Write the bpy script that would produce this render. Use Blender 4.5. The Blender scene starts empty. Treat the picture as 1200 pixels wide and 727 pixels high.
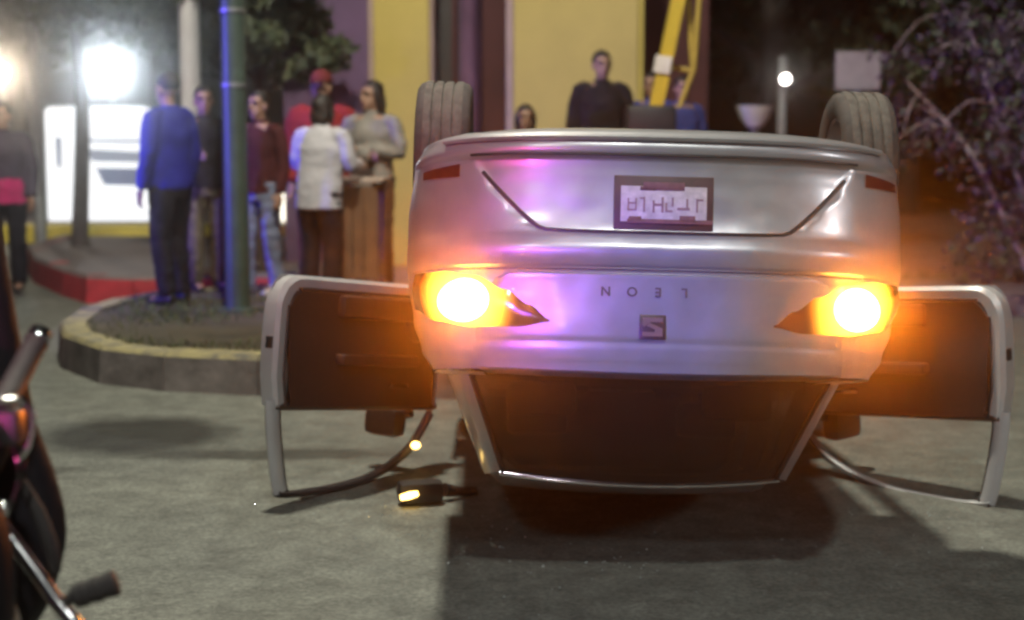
import bpy, bmesh, math, random
from mathutils import Vector, Matrix, noise
random.seed(7)
S = bpy.context.scene
C = S.collection
rad = math.radians

# ------------------------------------------------------------------ camera
FPX = 1900.0; CAM_H = 1.65; YH = 135.0          # focal length in 1200-px units, eye height, horizon row
PITCH = math.atan((363.5 - YH) / FPX)
cd = bpy.data.cameras.new('camera'); cam = bpy.data.objects.new('camera', cd); C.objects.link(cam)
cd.sensor_width = 36.0; cd.lens = 36.0 * FPX / 1200.0
cd.clip_start = 0.05; cd.clip_end = 500
cam.location = (0, 0, CAM_H); cam.rotation_euler = (rad(90) - PITCH, 0, 0)
cd.dof.use_dof = True; cd.dof.focus_distance = 5.4; cd.dof.aperture_fstop = 1.7
S.camera = cam

# ------------------------------------------------------------------ world, moon, exposure
W = bpy.data.worlds.new('World'); S.world = W; W.use_nodes = True
nt = W.node_tree; bg = nt.nodes['Background']
sk = nt.nodes.new('ShaderNodeTexSky'); sk.sky_type = 'NISHITA'; sk.sun_disc = False
SUN_EL, SUN_ROT = rad(35), rad(-140)
sk.sun_elevation = SUN_EL; sk.sun_rotation = SUN_ROT
nt.links.new(sk.outputs[0], bg.inputs[0]); bg.inputs[1].default_value = 0.0007
sl = bpy.data.lights.new('moon', 'SUN'); sl.energy = 0.004; sl.angle = rad(0.5); sl.color = (1, .95, .88)
so = bpy.data.objects.new('moon', sl); C.objects.link(so)
_d = Vector((math.sin(SUN_ROT) * math.cos(SUN_EL), math.cos(SUN_ROT) * math.cos(SUN_EL), math.sin(SUN_EL)))
so.rotation_euler = _d.to_track_quat('Z', 'Y').to_euler()
vs = S.view_settings; vs.view_transform = 'Standard'; vs.look = 'None'; vs.exposure = 0; vs.gamma = 1
cy = S.cycles
cy.max_bounces = 6; cy.diffuse_bounces = 3; cy.glossy_bounces = 3; cy.transmission_bounces = 4
cy.transparent_max_bounces = 8; cy.volume_bounces = 0; cy.use_denoising = True
cy.sample_clamp_indirect = 4; cy.filter_width = 2.6
cy.caustics_reflective = False; cy.caustics_refractive = False

# ------------------------------------------------------------------ lamps out of the picture: police car behind the camera, street lamps, added fill and highlight spots
def lamp(name, kind, loc, power, col, size=.1, to=None, angle=60, blend=.6):
    l = bpy.data.lights.new(name, kind); l.energy = power; l.color = col
    l.shadow_soft_size = size
    o = bpy.data.objects.new(name, l); C.objects.link(o); o.location = loc
    if kind == 'SPOT': l.spot_size = rad(angle); l.spot_blend = blend
    if to is not None:
        o.rotation_euler = (Vector(to) - Vector(loc)).to_track_quat('-Z', 'Y').to_euler()
    return o
lamp('street_and_fill_light', 'POINT', (1.0, -2.2, 8.2), 1850, (.97, 1.0, .92), .2)
lamp('street_and_fill_light', 'POINT', (-1.1, 7.9, 8.6), 3800, (1.0, .96, .78), .24)
lamp('highlight_spot', 'SPOT', (9.4, -1.5, 5.1), 1100, (1.0, .97, .96), .75, (.9, 5, 1.25), 22)  # unseen lamp added for the highlight on the right bumper corner
lamp('highlight_spot', 'SPOT', (-2.1, -1.6, 4.95), 380, (1.0, .94, .97), .36, (.1, 5, 1.2), 26)  # unseen lamp added for the highlight left on the bumper
lamp('street_and_fill_light', 'SPOT', (-9.5, 17.2, 5.2), 900, (1.0, .96, .82), .16, (-6.6, 21, .1), 40, .6)  # added spot that brightens the far yellow kerb
lamp('headlight_beam', 'SPOT', (-1.1, -2.2, .95), 60, (1.0, .90, .92), .10, (.5, 5, 1.1), 30)
lamp('police_beacon_blue', 'SPOT', (-7.0, 9.6, 2.3), 2300, (.10, .07, 1.0), .12, (-2.2, 12.3, 1.5), 44, .8)
lamp('police_beacon_blue', 'SPOT', (-2.4, -1.6, 1.5), 1900, (.15, .08, 1.0), .12, (.20, 5.0, 1.04), 8.5, .5)  # cone narrowed to shape the blue patch in place of a cast shadow
lamp('police_beacon_red', 'SPOT', (-3.0, -2.0, 1.6), 1500, (1.0, .07, .36), .12, (-.40, 5.6, 1.2), 15, .9)
lamp('police_beacon_red', 'SPOT', (-5.6, 3.4, 1.9), 420, (1.0, .03, .22), .12, (-5.2, 14.5, .6), 44, .9)
lamp('shrub_purple_fill', 'SPOT', (3.4, 3.0, 2.2), 900, (.62, .10, .62), .12, (5.6, 13.5, 1.5), 34, .9)  # added spot standing in for mixed red and blue beacon light

# ------------------------------------------------------------------ materials
MATS = {}
def mat(name, col, rough=.6, metal=0., coat=0., var=.0, scale=8., bump=0., emit=0., ecol=None, spec=.5, coords='Object', col2=None, alpha=1., sheen=0., thresh=None):
    if name in MATS: return MATS[name]
    m = bpy.data.materials.new(name); m.use_nodes = True; t = m.node_tree; b = t.nodes['Principled BSDF']
    c = tuple(col) + (1,)
    b.inputs['Base Color'].default_value = c
    b.inputs['Roughness'].default_value = rough; b.inputs['Metallic'].default_value = metal
    b.inputs['Coat Weight'].default_value = coat; b.inputs['Coat Roughness'].default_value = .14
    b.inputs['Specular IOR Level'].default_value = spec
    b.inputs['Alpha'].default_value = alpha
    b.inputs['Sheen Weight'].default_value = sheen
    if emit:
        b.inputs['Emission Color'].default_value = tuple(ecol or col) + (1,); b.inputs['Emission Strength'].default_value = emit
    if var or bump:
        tc = t.nodes.new('ShaderNodeTexCoord'); n = t.nodes.new('ShaderNodeTexNoise')
        n.inputs['Scale'].default_value = scale; n.inputs['Detail'].default_value = 6; n.inputs['Roughness'].default_value = .62
        t.links.new(tc.outputs[coords], n.inputs['Vector'])
        if var:
            r = t.nodes.new('ShaderNodeValToRGB'); e = r.color_ramp.elements
            c2 = tuple(col2) if col2 else tuple(x * (1 - var) for x in col)
            e[0].position = (thresh or (.3, .7))[0]; e[1].position = (thresh or (.3, .7))[1]
            e[0].color = c2 + (1,); e[1].color = (c if col2 else tuple(min(1, x * (1 + var)) for x in col) + (1,))
            t.links.new(n.outputs['Fac'], r.inputs[0]); t.links.new(r.outputs[0], b.inputs['Base Color'])
        if bump:
            bp = t.nodes.new('ShaderNodeBump'); bp.inputs['Strength'].default_value = bump; bp.inputs['Distance'].default_value = .02
            t.links.new(n.outputs['Fac'], bp.inputs['Height']); t.links.new(bp.outputs[0], b.inputs['Normal'])
    MATS[name] = m
    return m

PAINT = mat('silver_paint', (.345, .345, .365), .36, .52, .55, var=.16, scale=2.6, bump=.10)
DARKTRIM = mat('dark_vinyl', (.026, .013, .011), .55, var=.35, scale=9, bump=.15)
RUBBER = mat('rubber', (.022, .020, .020), .75, var=.3, scale=14, bump=.2)
TYRE = mat('tyre_rubber', (.042, .036, .034), .85, var=.4, scale=18, bump=.3)
TREAD = mat('pale_tread', (.085, .075, .066), .95, var=.35, scale=22, bump=.5)  # tread paler than the sidewall rubber
BLACKPL = mat('black_plastic', (.018, .017, .018), .45, var=.3, scale=10)
CHROME = mat('chrome', (.72, .72, .74), .14, 1.0, var=.12, scale=6)
STEEL = mat('dull_steel', (.30, .30, .30), .5, .8, var=.3, scale=9)
GLASS = mat('dark_glass', (.008, .006, .006), .14, 0, .3, var=.3, scale=3, alpha=.94)
REDLENS = mat('red_lens', (.085, .014, .012), .35, 0, .8, var=.2, scale=30)
SMOKELENS = mat('smoked_lens', (.10, .03, .022), .18, 0, .8, var=.3, scale=20)
UNDER = mat('underbody', (.045, .042, .04), .8, .1, var=.5, scale=7, bump=.3)

# ------------------------------------------------------------------ mesh helpers
def link(name, me, parent=None, m=None):
    o = bpy.data.objects.new(name, me); C.objects.link(o)
    if m is not None:
        for x in (m if isinstance(m, (list, tuple)) else [m]): me.materials.append(x)
    if parent is not None: o.parent = parent
    return o
def obj(name, bm, m=None, parent=None, smooth=True, fix=True):
    if fix: bmesh.ops.recalc_face_normals(bm, faces=bm.faces[:])
    me = bpy.data.meshes.new(name); bm.to_mesh(me); bm.free()
    if smooth:
        me.shade_smooth()
        try: me.set_sharp_from_angle(angle=rad(40))
        except Exception: pass
    return link(name, me, parent, m)
def empty(name, loc=(0, 0, 0), rz=0.):
    o = bpy.data.objects.new(name, None); C.objects.link(o); o.location = loc; o.rotation_euler = (0, 0, rz)
    o.empty_display_size = .2
    return o
def tag(o, label=None, cat=None, group=None, kind=None):
    if label: o['label'] = label
    if cat: o['category'] = cat
    if group: o['group'] = group
    if kind: o['kind'] = kind
    return o
def BM(): return bmesh.new()
def box(bm, c, s, rot=None, bev=0., mi=0):
    r = bmesh.ops.create_cube(bm, size=1.0)
    M = Matrix.Translation(c) @ (rot.to_4x4() if rot is not None else Matrix()) @ Matrix.Diagonal((s[0], s[1], s[2], 1))
    bmesh.ops.transform(bm, matrix=M, verts=r['verts'])
    fs = list({f for v in r['verts'] for f in v.link_faces})
    if bev:
        es = list({e for v in r['verts'] for e in v.link_edges})
        q = bmesh.ops.bevel(bm, geom=es, offset=bev, segments=2, profile=.6, affect='EDGES')
        fs = [f for f in q['faces']] + [f for f in fs if f.is_valid]
    for f in fs: f.material_index = mi
def tube(bm, pts, radii, n=10, cap=True, up=None, mi=0, sub=0):
    """swept tube; a radius may be a number or (rx, ry) with rx along the side axis"""
    pts = [Vector(p) for p in pts]
    if not isinstance(radii, (list,)): radii = [radii] * len(pts)
    if sub:
        P, R = [], []
        k = len(pts)
        for i in range(k - 1):
            p0, p1, p2, p3 = pts[max(i - 1, 0)], pts[i], pts[i + 1], pts[min(i + 2, k - 1)]
            for j in range(sub):
                t = j / sub
                P.append(.5 * ((2 * p1) + (-p0 + p2) * t + (2 * p0 - 5 * p1 + 4 * p2 - p3) * t * t + (-p0 + 3 * p1 - 3 * p2 + p3) * t ** 3))
                a, b = radii[i], radii[i + 1]
                R.append(tuple(x + (y - x) * t for x, y in zip(a, b)) if isinstance(a, tuple) else a + (b - a) * t)
        P.append(pts[-1]); R.append(radii[-1]); pts, radii = P, R
    rings = []; prev = None
    for i, p in enumerate(pts):
        d = (pts[min(i + 1, len(pts) - 1)] - pts[max(i - 1, 0)]).normalized()
        if prev is None:
            u = Vector(up) if up else (Vector((0, 0, 1)) if abs(d.z) < .9 else Vector((1, 0, 0)))
            prev = u
        x = prev - d * prev.dot(d)
        if x.length < 1e-6: x = d.orthogonal()
        x.normalize(); prev = x; y = d.cross(x)
        r = radii[i]; rx, ry = r if isinstance(r, tuple) else (r, r)
        rings.append([bm.verts.new(p + x * (rx * math.cos(2 * math.pi * k / n)) + y * (ry * math.sin(2 * math.pi * k / n))) for k in range(n)])
    for a, b in zip(rings, rings[1:]):
        for k in range(n):
            f = bm.faces.new((a[k], a[(k + 1) % n], b[(k + 1) % n], b[k])); f.material_index = mi
    if cap:
        for rg in (rings[0], rings[-1]):
            f = bm.faces.new(rg); f.material_index = mi
    return rings
def ball(bm, c, r, seg=14, rot=None):
    q = bmesh.ops.create_uvsphere(bm, u_segments=seg, v_segments=max(6, seg * 2 // 3), radius=1)
    r = r if isinstance(r, (tuple, list)) else (r, r, r)
    M = Matrix.Translation(c) @ (rot.to_4x4() if rot is not None else Matrix()) @ Matrix.Diagonal((r[0], r[1], r[2], 1))
    bmesh.ops.transform(bm, matrix=M, verts=q['verts'])
    return q['verts']
def grid(bm, P, flip=False, close_u=False, mi=0, skip=None):
    """P[i][j] -> quads"""
    V = [[bm.verts.new(p) for p in row] for row in P]
    for i in range(len(V) - 1):
        nj = len(V[i])
        for j in range(nj - 1 if not close_u else nj):
            if skip and skip(i, j): continue
            a, b, c, d = V[i][j], V[i][(j + 1) % nj], V[i + 1][(j + 1) % nj], V[i + 1][j]
            try:
                f = bm.faces.new((a, b, c, d)); f.material_index = mi
            except ValueError: pass
    return V
def lathe(bm, prof, axis='x', n=32, c=(0, 0, 0), mi=0):
    """prof: list of (radius, offset along axis)"""
    rings = []
    for r, a in prof:
        ring = []
        for k in range(n):
            q = 2 * math.pi * k / n; s, t = r * math.cos(q), r * math.sin(q)
            p = {'x': (a, s, t), 'y': (s, a, t), 'z': (s, t, a)}[axis]
            ring.append(bm.verts.new(Vector(p) + Vector(c)))
        rings.append(ring)
    for a, b in zip(rings, rings[1:]):
        for k in range(n):
            f = bm.faces.new((a[k], a[(k + 1) % n], b[(k + 1) % n], b[k])); f.material_index = mi
    return rings
def remeshed(bm, vox, smooth=2, wrinkle=0., wscale=9., seed=0.):
    """union of overlapping shapes into one continuous surface"""
    me = bpy.data.meshes.new('tmp'); bmesh.ops.recalc_face_normals(bm, faces=bm.faces[:]); bm.to_mesh(me); bm.free()
    o = bpy.data.objects.new('tmp', me); C.objects.link(o)
    r = o.modifiers.new('r', 'REMESH'); r.mode = 'VOXEL'; r.voxel_size = vox
    if smooth:
        s = o.modifiers.new('s', 'SMOOTH'); s.factor = .5; s.iterations = smooth
    dg = bpy.context.evaluated_depsgraph_get(); dg.update()
    out = bpy.data.meshes.new_from_object(o.evaluated_get(dg))
    bpy.data.objects.remove(o); bpy.data.meshes.remove(me)
    if wrinkle:
        nr = [v.normal.copy() for v in out.vertices]
        for v, nn in zip(out.vertices, nr):
            q = Vector((v.co.x * wscale, v.co.y * wscale, v.co.z * wscale * 1.7 + seed))
            v.co += nn * (wrinkle * (noise.noise(q) + .5 * noise.noise(q * 2.3)))
    out.shade_smooth()
    return out
def smoothstep(a, b, x):
    t = max(0., min(1., (x - a) / (b - a))); return t * t * (3 - 2 * t)
def lerp(a, b, t): return a + (b - a) * t
def interp(tab, x):
    if x <= tab[0][0]: return tab[0][1]
    for (x0, y0), (x1, y1) in zip(tab, tab[1:]):
        if x <= x1:
            t = (x - x0) / (x1 - x0); return lerp(y0, y1, t * t * (3 - 2 * t))
    return tab[-1][1]
def px(x, y, d):
    """world point seen at picture column x, row y (1200 x 727) at depth d along the ground"""
    a = (x - 600) / FPX; b = -(y - 363.5) / FPX
    dy = math.cos(PITCH) + b * math.sin(PITCH); dz = -math.sin(PITCH) + b * math.cos(PITCH)
    k = d / dy
    return Vector((a * k, d, CAM_H + dz * k))

# ================================================================== SETTING
# ground sheet with asphalt
def asphalt():
    m = bpy.data.materials.new('asphalt'); m.use_nodes = True; t = m.node_tree; b = t.nodes['Principled BSDF']
    tc = t.nodes.new('ShaderNodeTexCoord')
    def nz(scale, detail=6, rough=.6, dist=0):
        n = t.nodes.new('ShaderNodeTexNoise'); n.inputs['Scale'].default_value = scale; n.inputs['Detail'].default_value = detail
        n.inputs['Roughness'].default_value = rough; n.inputs['Distortion'].default_value = dist
        t.links.new(tc.outputs['Object'], n.inputs['Vector']); return n
    big, mid, fine = nz(.55, 5), nz(6.0, 9, .72, .3), nz(46, 4, .75)
    def ramp(src, a, ca, bb, cb):
        r = t.nodes.new('ShaderNodeValToRGB'); e = r.color_ramp.elements
        e[0].position = a; e[0].color = ca; e[1].position = bb; e[1].color = cb
        t.links.new(src, r.inputs[0]); return r
    base = ramp(big.outputs['Fac'], .35, (.130, .136, .122, 1), .68, (.185, .190, .166, 1))
    def mul(a, bsock, fac=1.):
        x = t.nodes.new('ShaderNodeMix'); x.data_type = 'RGBA'; x.blend_type = 'MULTIPLY'; x.inputs[0].default_value = fac
        t.links.new(a, x.inputs[6]); t.links.new(bsock, x.inputs[7]); return x
    r2 = ramp(mid.outputs['Fac'], .38, (.62, .61, .6, 1), .62, (1.08, 1.08, 1.06, 1))
    r3 = ramp(fine.outputs['Fac'], .38, (.68, .68, .68, 1), .62, (1.26, 1.26, 1.26, 1))
    x = mul(base.outputs[0], r2.outputs[0]); x = mul(x.outputs[2], r3.outputs[0])
    # pale and dark aggregate chips
    vo = t.nodes.new('ShaderNodeTexVoronoi'); vo.inputs['Scale'].default_value = 34
    t.links.new(tc.outputs['Object'], vo.inputs['Vector'])
    r4 = ramp(vo.outputs['Distance'], .06, (.45, .45, .45, 1), .16, (1, 1, 1, 1))
    n4 = nz(1.7, 4)
    r5 = ramp(n4.outputs['Fac'], .5, (0, 0, 0, 1), .62, (1, 1, 1, 1))
    y = mul(x.outputs[2], r4.outputs[0]); t.links.new(r5.outputs[0], y.inputs[0]); x = y
    # oil stains with a shape of their own
    for (sx, sy, rx, ry, k) in ((-1.85, 8.4, .60, .62, .2), (-1.1, 7.9, .9, .16, .4), (1.2, 4.95, .5, .25, .72), (-2.2, 7.55, .45, .12, .55)):
        mp = t.nodes.new('ShaderNodeMapping'); mp.vector_type = 'TEXTURE'
        mp.inputs['Location'].default_value = (sx, sy, 0); mp.inputs['Scale'].default_value = (rx, ry, 1)
        nd = nz(5.5, 5)
        ad = t.nodes.new('ShaderNodeMix'); ad.data_type = 'RGBA'; ad.blend_type = 'ADD'; ad.inputs[0].default_value = .22
        t.links.new(tc.outputs['Object'], ad.inputs[6]); t.links.new(nd.outputs['Color'], ad.inputs[7])
        t.links.new(ad.outputs[2], mp.inputs[0])
        ln = t.nodes.new('ShaderNodeVectorMath'); ln.operation = 'LENGTH'; t.links.new(mp.outputs[0], ln.inputs[0])
        rr = ramp(ln.outputs['Value'], .6, (k, k * .97, k * .95, 1), 1.0, (1, 1, 1, 1)); x = mul(x.outputs[2], rr.outputs[0])
    t.links.new(x.outputs[2], b.inputs['Base Color'])
    b.inputs['Roughness'].default_value = .82
    bp = t.nodes.new('ShaderNodeBump'); bp.inputs['Strength'].default_value = .5; bp.inputs['Distance'].default_value = .012
    ad = t.nodes.new('ShaderNodeMath'); ad.operation = 'ADD'; t.links.new(fine.outputs['Fac'], ad.inputs[0]); t.links.new(mid.outputs['Fac'], ad.inputs[1])
    t.links.new(ad.outputs[0], bp.inputs['Height']); t.links.new(bp.outputs[0], b.inputs['Normal'])
    return m
bm = BM(); box(bm, (0, 26, -.2), (100, 76, .4)); g = obj('road', bm, asphalt(), smooth=False); tag(g, kind='structure')

CONC = mat('kerb_concrete', (.15, .13, .125), .9, var=.45, scale=6, bump=.5)
YELPAINT = mat('yellow_kerb_paint', (.31, .265, .13), .8, var=.4, scale=7, bump=.35, col2=(.12, .11, .09), thresh=(.36, .56))
YELBRIGHT = mat('bright_yellow_kerb_paint', (.75, .62, .08), .6, var=.15, scale=6)  # brighter yellow than on the near kerb
REDPAINT = mat('red_kerb_paint', (.42, .035, .05), .7, var=.35, scale=5, bump=.2)
SOIL = mat('soil', (.055, .045, .03), .95, var=.5, scale=3, bump=.6)
PAVE = mat('pavement_slab', (.16, .13, .13), .85, var=.3, scale=4, bump=.2)
GRASSM = mat('grass_blade', (.06, .085, .025), .8, var=.5, scale=5)
GRASSD = mat('dry_grass', (.10, .09, .035), .8, var=.5, scale=5)

def resample(pts, step):
    out = [Vector(pts[0]).to_3d()]
    for a, b in zip(pts, pts[1:]):
        a, b = Vector(a).to_3d(), Vector(b).to_3d(); n = max(1, round((b - a).length / step))
        for i in range(1, n + 1): out.append(a.lerp(b, i / n))
    return out
def kerb(parent, line, h, wd, side_m, top_m, step=.55):
    """row of kerbstones along a line; the island lies to the LEFT of the direction of travel"""
    p = resample(line, step)
    for a, b in zip(p, p[1:]):
        d = (b - a); L = d.length
        if L < .05: continue
        d.normalize(); nrm = Vector((-d.y, d.x, 0))
        bm = BM(); g = .006
        j = random.uniform(-.008, .008)
        q = [a + d * g, b - d * g]
        prof = [(0, 0), (.012, h - .03), (.035, h + j), (wd, h + j), (wd, 0)]
        V = [[bm.verts.new(e + nrm * o + Vector((0, 0, z))) for o, z in prof] for e in q]
        for k in range(4):
            f = bm.faces.new((V[0][k], V[1][k], V[1][k + 1], V[0][k + 1])); f.material_index = 1 if k in (1, 2) else 0
        bm.faces.new(V[0]); bm.faces.new(V[1])
        obj('kerbstone', bm, [side_m, top_m], parent, smooth=False)
def slab(name, poly, z, m, parent=None, h=.3):
    bm = BM(); top = [bm.verts.new((x, y, z)) for x, y in poly]; bot = [bm.verts.new((x, y, z - h)) for x, y in poly]
    bm.faces.new(top); n = len(poly)
    for i in range(n): bm.faces.new((bot[i], bot[(i + 1) % n], top[(i + 1) % n], top[i]))
    return obj(name, bm, m, parent, smooth=False)
def inside(p, poly):
    r = False; n = len(poly)
    for i in range(n):
        (x0, y0), (x1, y1) = poly[i], poly[(i + 1) % n]
        if (y0 > p[1]) != (y1 > p[1]) and p[0] < (x1 - x0) * (p[1] - y0) / (y1 - y0) + x0: r = not r
    return r
def blades(name, poly, z, n, hh, mats, parent=None, dens=None):
    xs = [p[0] for p in poly]; ys = [p[1] for p in poly]; v = []; f = []; mi = []
    k = 0
    for _ in range(n * 6):
        if k >= n: break
        x, y = random.uniform(min(xs), max(xs)), random.uniform(min(ys), max(ys))
        if not inside((x, y), poly): continue
        if dens and noise.noise(Vector((x * dens, y * dens, 3))) + random.uniform(-.3, .3) < 0: continue
        a = random.uniform(0, 6.28); w = random.uniform(.004, .009); h = hh * random.uniform(.4, 1.2); lx, ly = random.gauss(0, .4) * h, random.gauss(0, .4) * h
        i = len(v); v += [(x - w * math.cos(a), y - w * math.sin(a), z), (x + w * math.cos(a), y + w * math.sin(a), z), (x + lx, y + ly, z + h)]
        f.append((i, i + 1, i + 2)); mi.append(random.random() < .35); k += 1
    me = bpy.data.meshes.new(name); me.from_pydata(v, [], f); o = link(name, me, parent, mats)
    for p, q in zip(me.polygons, mi): p.material_index = int(q)
    tag(o, kind='stuff'); return o

# near traffic island with the green pole
isl = tag(empty('traffic_island', (0, 0, 0)), kind='structure')
nose = [(1.75, 13.5), (1.8, 9.6), (1.55, 9.28), (1.0, 9.22), (-.6, 9.36), (-1.5, 9.45), (-2.1, 9.62), (-2.55, 9.9), (-2.95, 10.5), (-3.14, 11.1), (-3.2, 11.8), (-3.12, 12.5), (-2.9, 13.1), (-2.3, 13.5)]
kerb(isl, nose[::-1], .24, .19, CONC, YELPAINT, .6)
inner = [(1.6, 9.55), (1.45, 9.44), (1.0, 9.39), (-.6, 9.53), (-1.45, 9.62), (-2.0, 9.78), (-2.42, 10.02), (-2.79, 10.56), (-2.97, 11.12), (-3.02, 11.8), (-2.95, 12.45), (-2.75, 12.95), (-2.3, 13.3), (1.6, 13.3)]
slab('soil', inner[::-1], .225, SOIL, isl)
blades('grass', [p for p in inner if p[0] < 1.1] + [(1.0, 13.2)], .22, 9000, .05, [GRASSM, GRASSD], isl, .9)
# plaza before the building
plz = tag(empty('plaza', (0, 0, 0)), kind='structure')
slab('pavement', [(-2.3, 13.3), (7.5, 13.3), (7.5, 24), (-2.3, 24)], .17, PAVE, plz)
# left island with red kerb
li = tag(empty('kerbed_island', (0, 0, 0)), kind='structure')
lp = [(-1.9, 14.3), (-3.3, 14.05), (-3.75, 14.2), (-4.1, 14.75), (-4.75, 16.0), (-5.3, 17.6), (-5.3, 19)]
kerb(li, lp[::-1], .25, .2, REDPAINT, PAVE, .75)
lin = [(-1.9, 14.45), (-3.3, 14.2), (-3.65, 14.32), (-3.95, 14.85), (-4.6, 16.1), (-5.12, 17.6), (-5.1, 19), (-2.4, 19), (-2.4, 14.45)]
slab('pavement', lin[::-1], .24, PAVE, li)
# far forecourt with a bright yellow kerb
fc = tag(empty('forecourt', (0, 0, 0)), kind='structure')
kerb(fc, [(-9, 20.95), (-2.5, 20.95)], .24, .2, YELBRIGHT, YELBRIGHT, 1.0)
slab('pavement', [(-9, 21.14), (-2.5, 21.14), (-2.5, 34), (-9, 34)], .225, PAVE, fc)
# verge on the right
vg = tag(empty('grass_verge', (0, 0, 0)), kind='structure')
kerb(vg, [(2.9, 14.6), (14, 12.6)], .14, .16, CONC, CONC, .8)
vp = [(3.0, 14.74), (14, 12.78), (16, 30), (7.6, 30), (7.6, 24.2), (7.6, 14.8)]
slab('soil', vp, .13, SOIL, vg)
blades('grass', [(2.9, 14.7), (9, 13.6), (9, 22), (7.6, 22), (7.6, 15)], .12, 9000, .14, [GRASSM, GRASSD], vg, .5)

# ================================================================== BUILDING
YW = mat('yellow_render', (.55, .42, .12), .85, var=.09, scale=1.6, bump=.12)
PINKT = mat('pinkish_edge', (.42, .30, .26), .8, var=.15, scale=3)
PURPW = mat('purple_wall', (.13, .075, .15), .85, var=.25, scale=2, bump=.15)
MAROON = mat('maroon_wall', (.075, .022, .025), .8, var=.3, scale=2, bump=.15)
DKDOOR = mat('dark_door', (.03, .022, .022), .5, var=.3, scale=5)
PURPC = mat('purple_column_paint', (.17, .085, .16), .6, var=.3, scale=3)
bld = tag(empty('building', (0, 16, .17)), 'yellow and purple walled building behind the overturned car', 'building')
BY = 16.0
def bx(name, x0, x1, y0, y1, z0, z1, m, bev=.012):
    bm = BM(); box(bm, ((x0 + x1) / 2, (y0 + y1) / 2 - BY, (z0 + z1) / 2 - .17), (x1 - x0, y1 - y0, z1 - z0), bev=bev); return obj(name, bm, m, bld, smooth=False)
X = lambda c, d=BY: (c - 600) / FPX * d
bx('wall', X(328), X(436), 16.35, 16.6, .17, 4.6, PURPW)
bx('pilaster', X(440), X(504), 16.0, 16.7, .17, 4.6, YW)
bx('edge_strip', X(433), X(440) - .003, 16.03, 16.68, .17, 4.6, PINKT)
bx('edge_strip', X(504) + .003, X(509), 16.03, 16.68, .17, 4.6, PINKT)
bx('wall', X(509), X(604), 17.0, 17.2, .17, 4.6, MAROON)
bx('door', X(511), X(528), 16.86, 16.94, .2, 4.2, DKDOOR)
for i, (a, b_, m) in enumerate(((527, 533, MAROON), (536, 541, MAROON), (556, 562, PURPC))):
    bx('shutter_rail', X(a), X(b_), 16.8, 16.9, .2, 4.3, m)
bm = BM(); lathe(bm, [(.13, 0), (.13, .12), (.095, .16), (.09, 4.0), (.12, 4.05), (.12, 4.25)], 'z', 20, (X(549, 16.5), .5, .0)); obj('column', bm, PURPC, bld)
bx('pilaster', X(602), X(746), 16.0, 17.0, .17, 4.6, YW)
bx('edge_strip', X(593), X(602) - .003, 16.05, 16.95, .17, 4.6, PINKT)  # pinkish light on the pilaster's return face put into its colour
bx('edge_strip', X(746) + .003, X(753), 16.05, 16.95, .17, 4.6, YW)
bx('wall', X(753), X(845), 17.2, 17.5, .17, 4.6, MAROON)
bx('roof', X(320), X(850), 15.7, 21.5, 4.6, 4.85, PURPW)
bx('wall', X(328), X(845), 21.2, 21.4, .17, 4.6, MAROON)
bx('step', X(590), X(845), 14.2, 15.995, .174, .42, PAVE, .02)

# ================================================================== OVERTURNED CAR
DELTA = rad(11); XC, DREAR, Z0 = .455, 4.85, .32
CARM = Matrix.Translation((XC, DREAR + .85, Z0)) @ Matrix.Rotation(-DELTA, 4, 'X') @ Matrix.Rotation(math.pi + rad(1.5), 4, 'Y') @ Matrix.Translation((0, -.85, -1.40)) @ Matrix.Translation((0, 0, .6)) @ Matrix.Diagonal((.99, 1, .972, 1)) @ Matrix.Translation((0, 0, -.6))
car = bpy.data.objects.new('overturned_car', None); C.objects.link(car); car.matrix_world = CARM
tag(car, 'silver sedan lying upside down on its roof with hazard lights lit and front doors open', 'car')

PROF = [(.215, .16), (.235, .07), (.258, .022), (.29, .004), (.32, .006), (.345, .024), (.40, .030), (.46, .031), (.52, .030), (.575, .024), (.60, .014), (.63, .006), (.66, .012), (.69, .028), (.71, .040), (.76, .050), (.80, .055), (.85, .062), (.93, .074), (.98, .086), (1.0, .094), (1.02, .105)]
def prof(w):
    P = PROF
    if w <= P[0][0]: return P[0][1]
    if w >= P[-1][0]: return P[-1][1]
    for i in range(len(P) - 1):
        if w <= P[i + 1][0]:
            (x0, y0), (x1, y1) = P[i], P[i + 1]; h = x1 - x0; t = (w - x0) / h
            sl = lambda k: 0 if k <= 0 or k >= len(P) - 1 else (P[k + 1][1] - P[k - 1][1]) / (P[k + 1][0] - P[k - 1][0])
            m0, m1 = sl(i) * h, sl(i + 1) * h
            return (2*t**3 - 3*t*t + 1) * y0 + (t**3 - 2*t*t + t) * m0 + (-2*t**3 + 3*t*t) * y1 + (t**3 - t*t) * m1
def WID(w): return interp([(.215, .70), (.265, .80), (.32, .825), (.5, .842), (.66, .842), (.72, .835), (.85, .815), (.95, .785), (1.02, .745)], w)
NS, RC = 3.2, .62
def SURF(l, w, off=0.):
    """rear skin: lateral l, height w -> point; off > 0 pushes outwards (to the rear / side)"""
    Wd = WID(w); t = min(1., abs(l) / Wd)
    th = math.asin(t ** (NS / 2)); co = max(0., math.cos(th))
    u = RC * (1 - co ** (2 / NS)) + prof(w) * (1 - .6 * smoothstep(.8, 1, t))
    k = smoothstep(.75, 1., t)
    u += .0022 * noise.noise(Vector((l * 5, w * 7, 1.3))) + .0012 * noise.noise(Vector((l * 13, w * 15, 4.1)))
    return Vector((l + math.copysign(off * k, l), u - off * (1 - k * .6), w))
def lsamples(W0, n):
    """dense near the corners"""
    out = []
    for i in range(n + 1):
        s = -1 + 2 * i / n
        th = s * math.pi / 2
        out.append(math.copysign(abs(math.sin(th)) ** (2 / NS), s) * W0)
    return out
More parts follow.
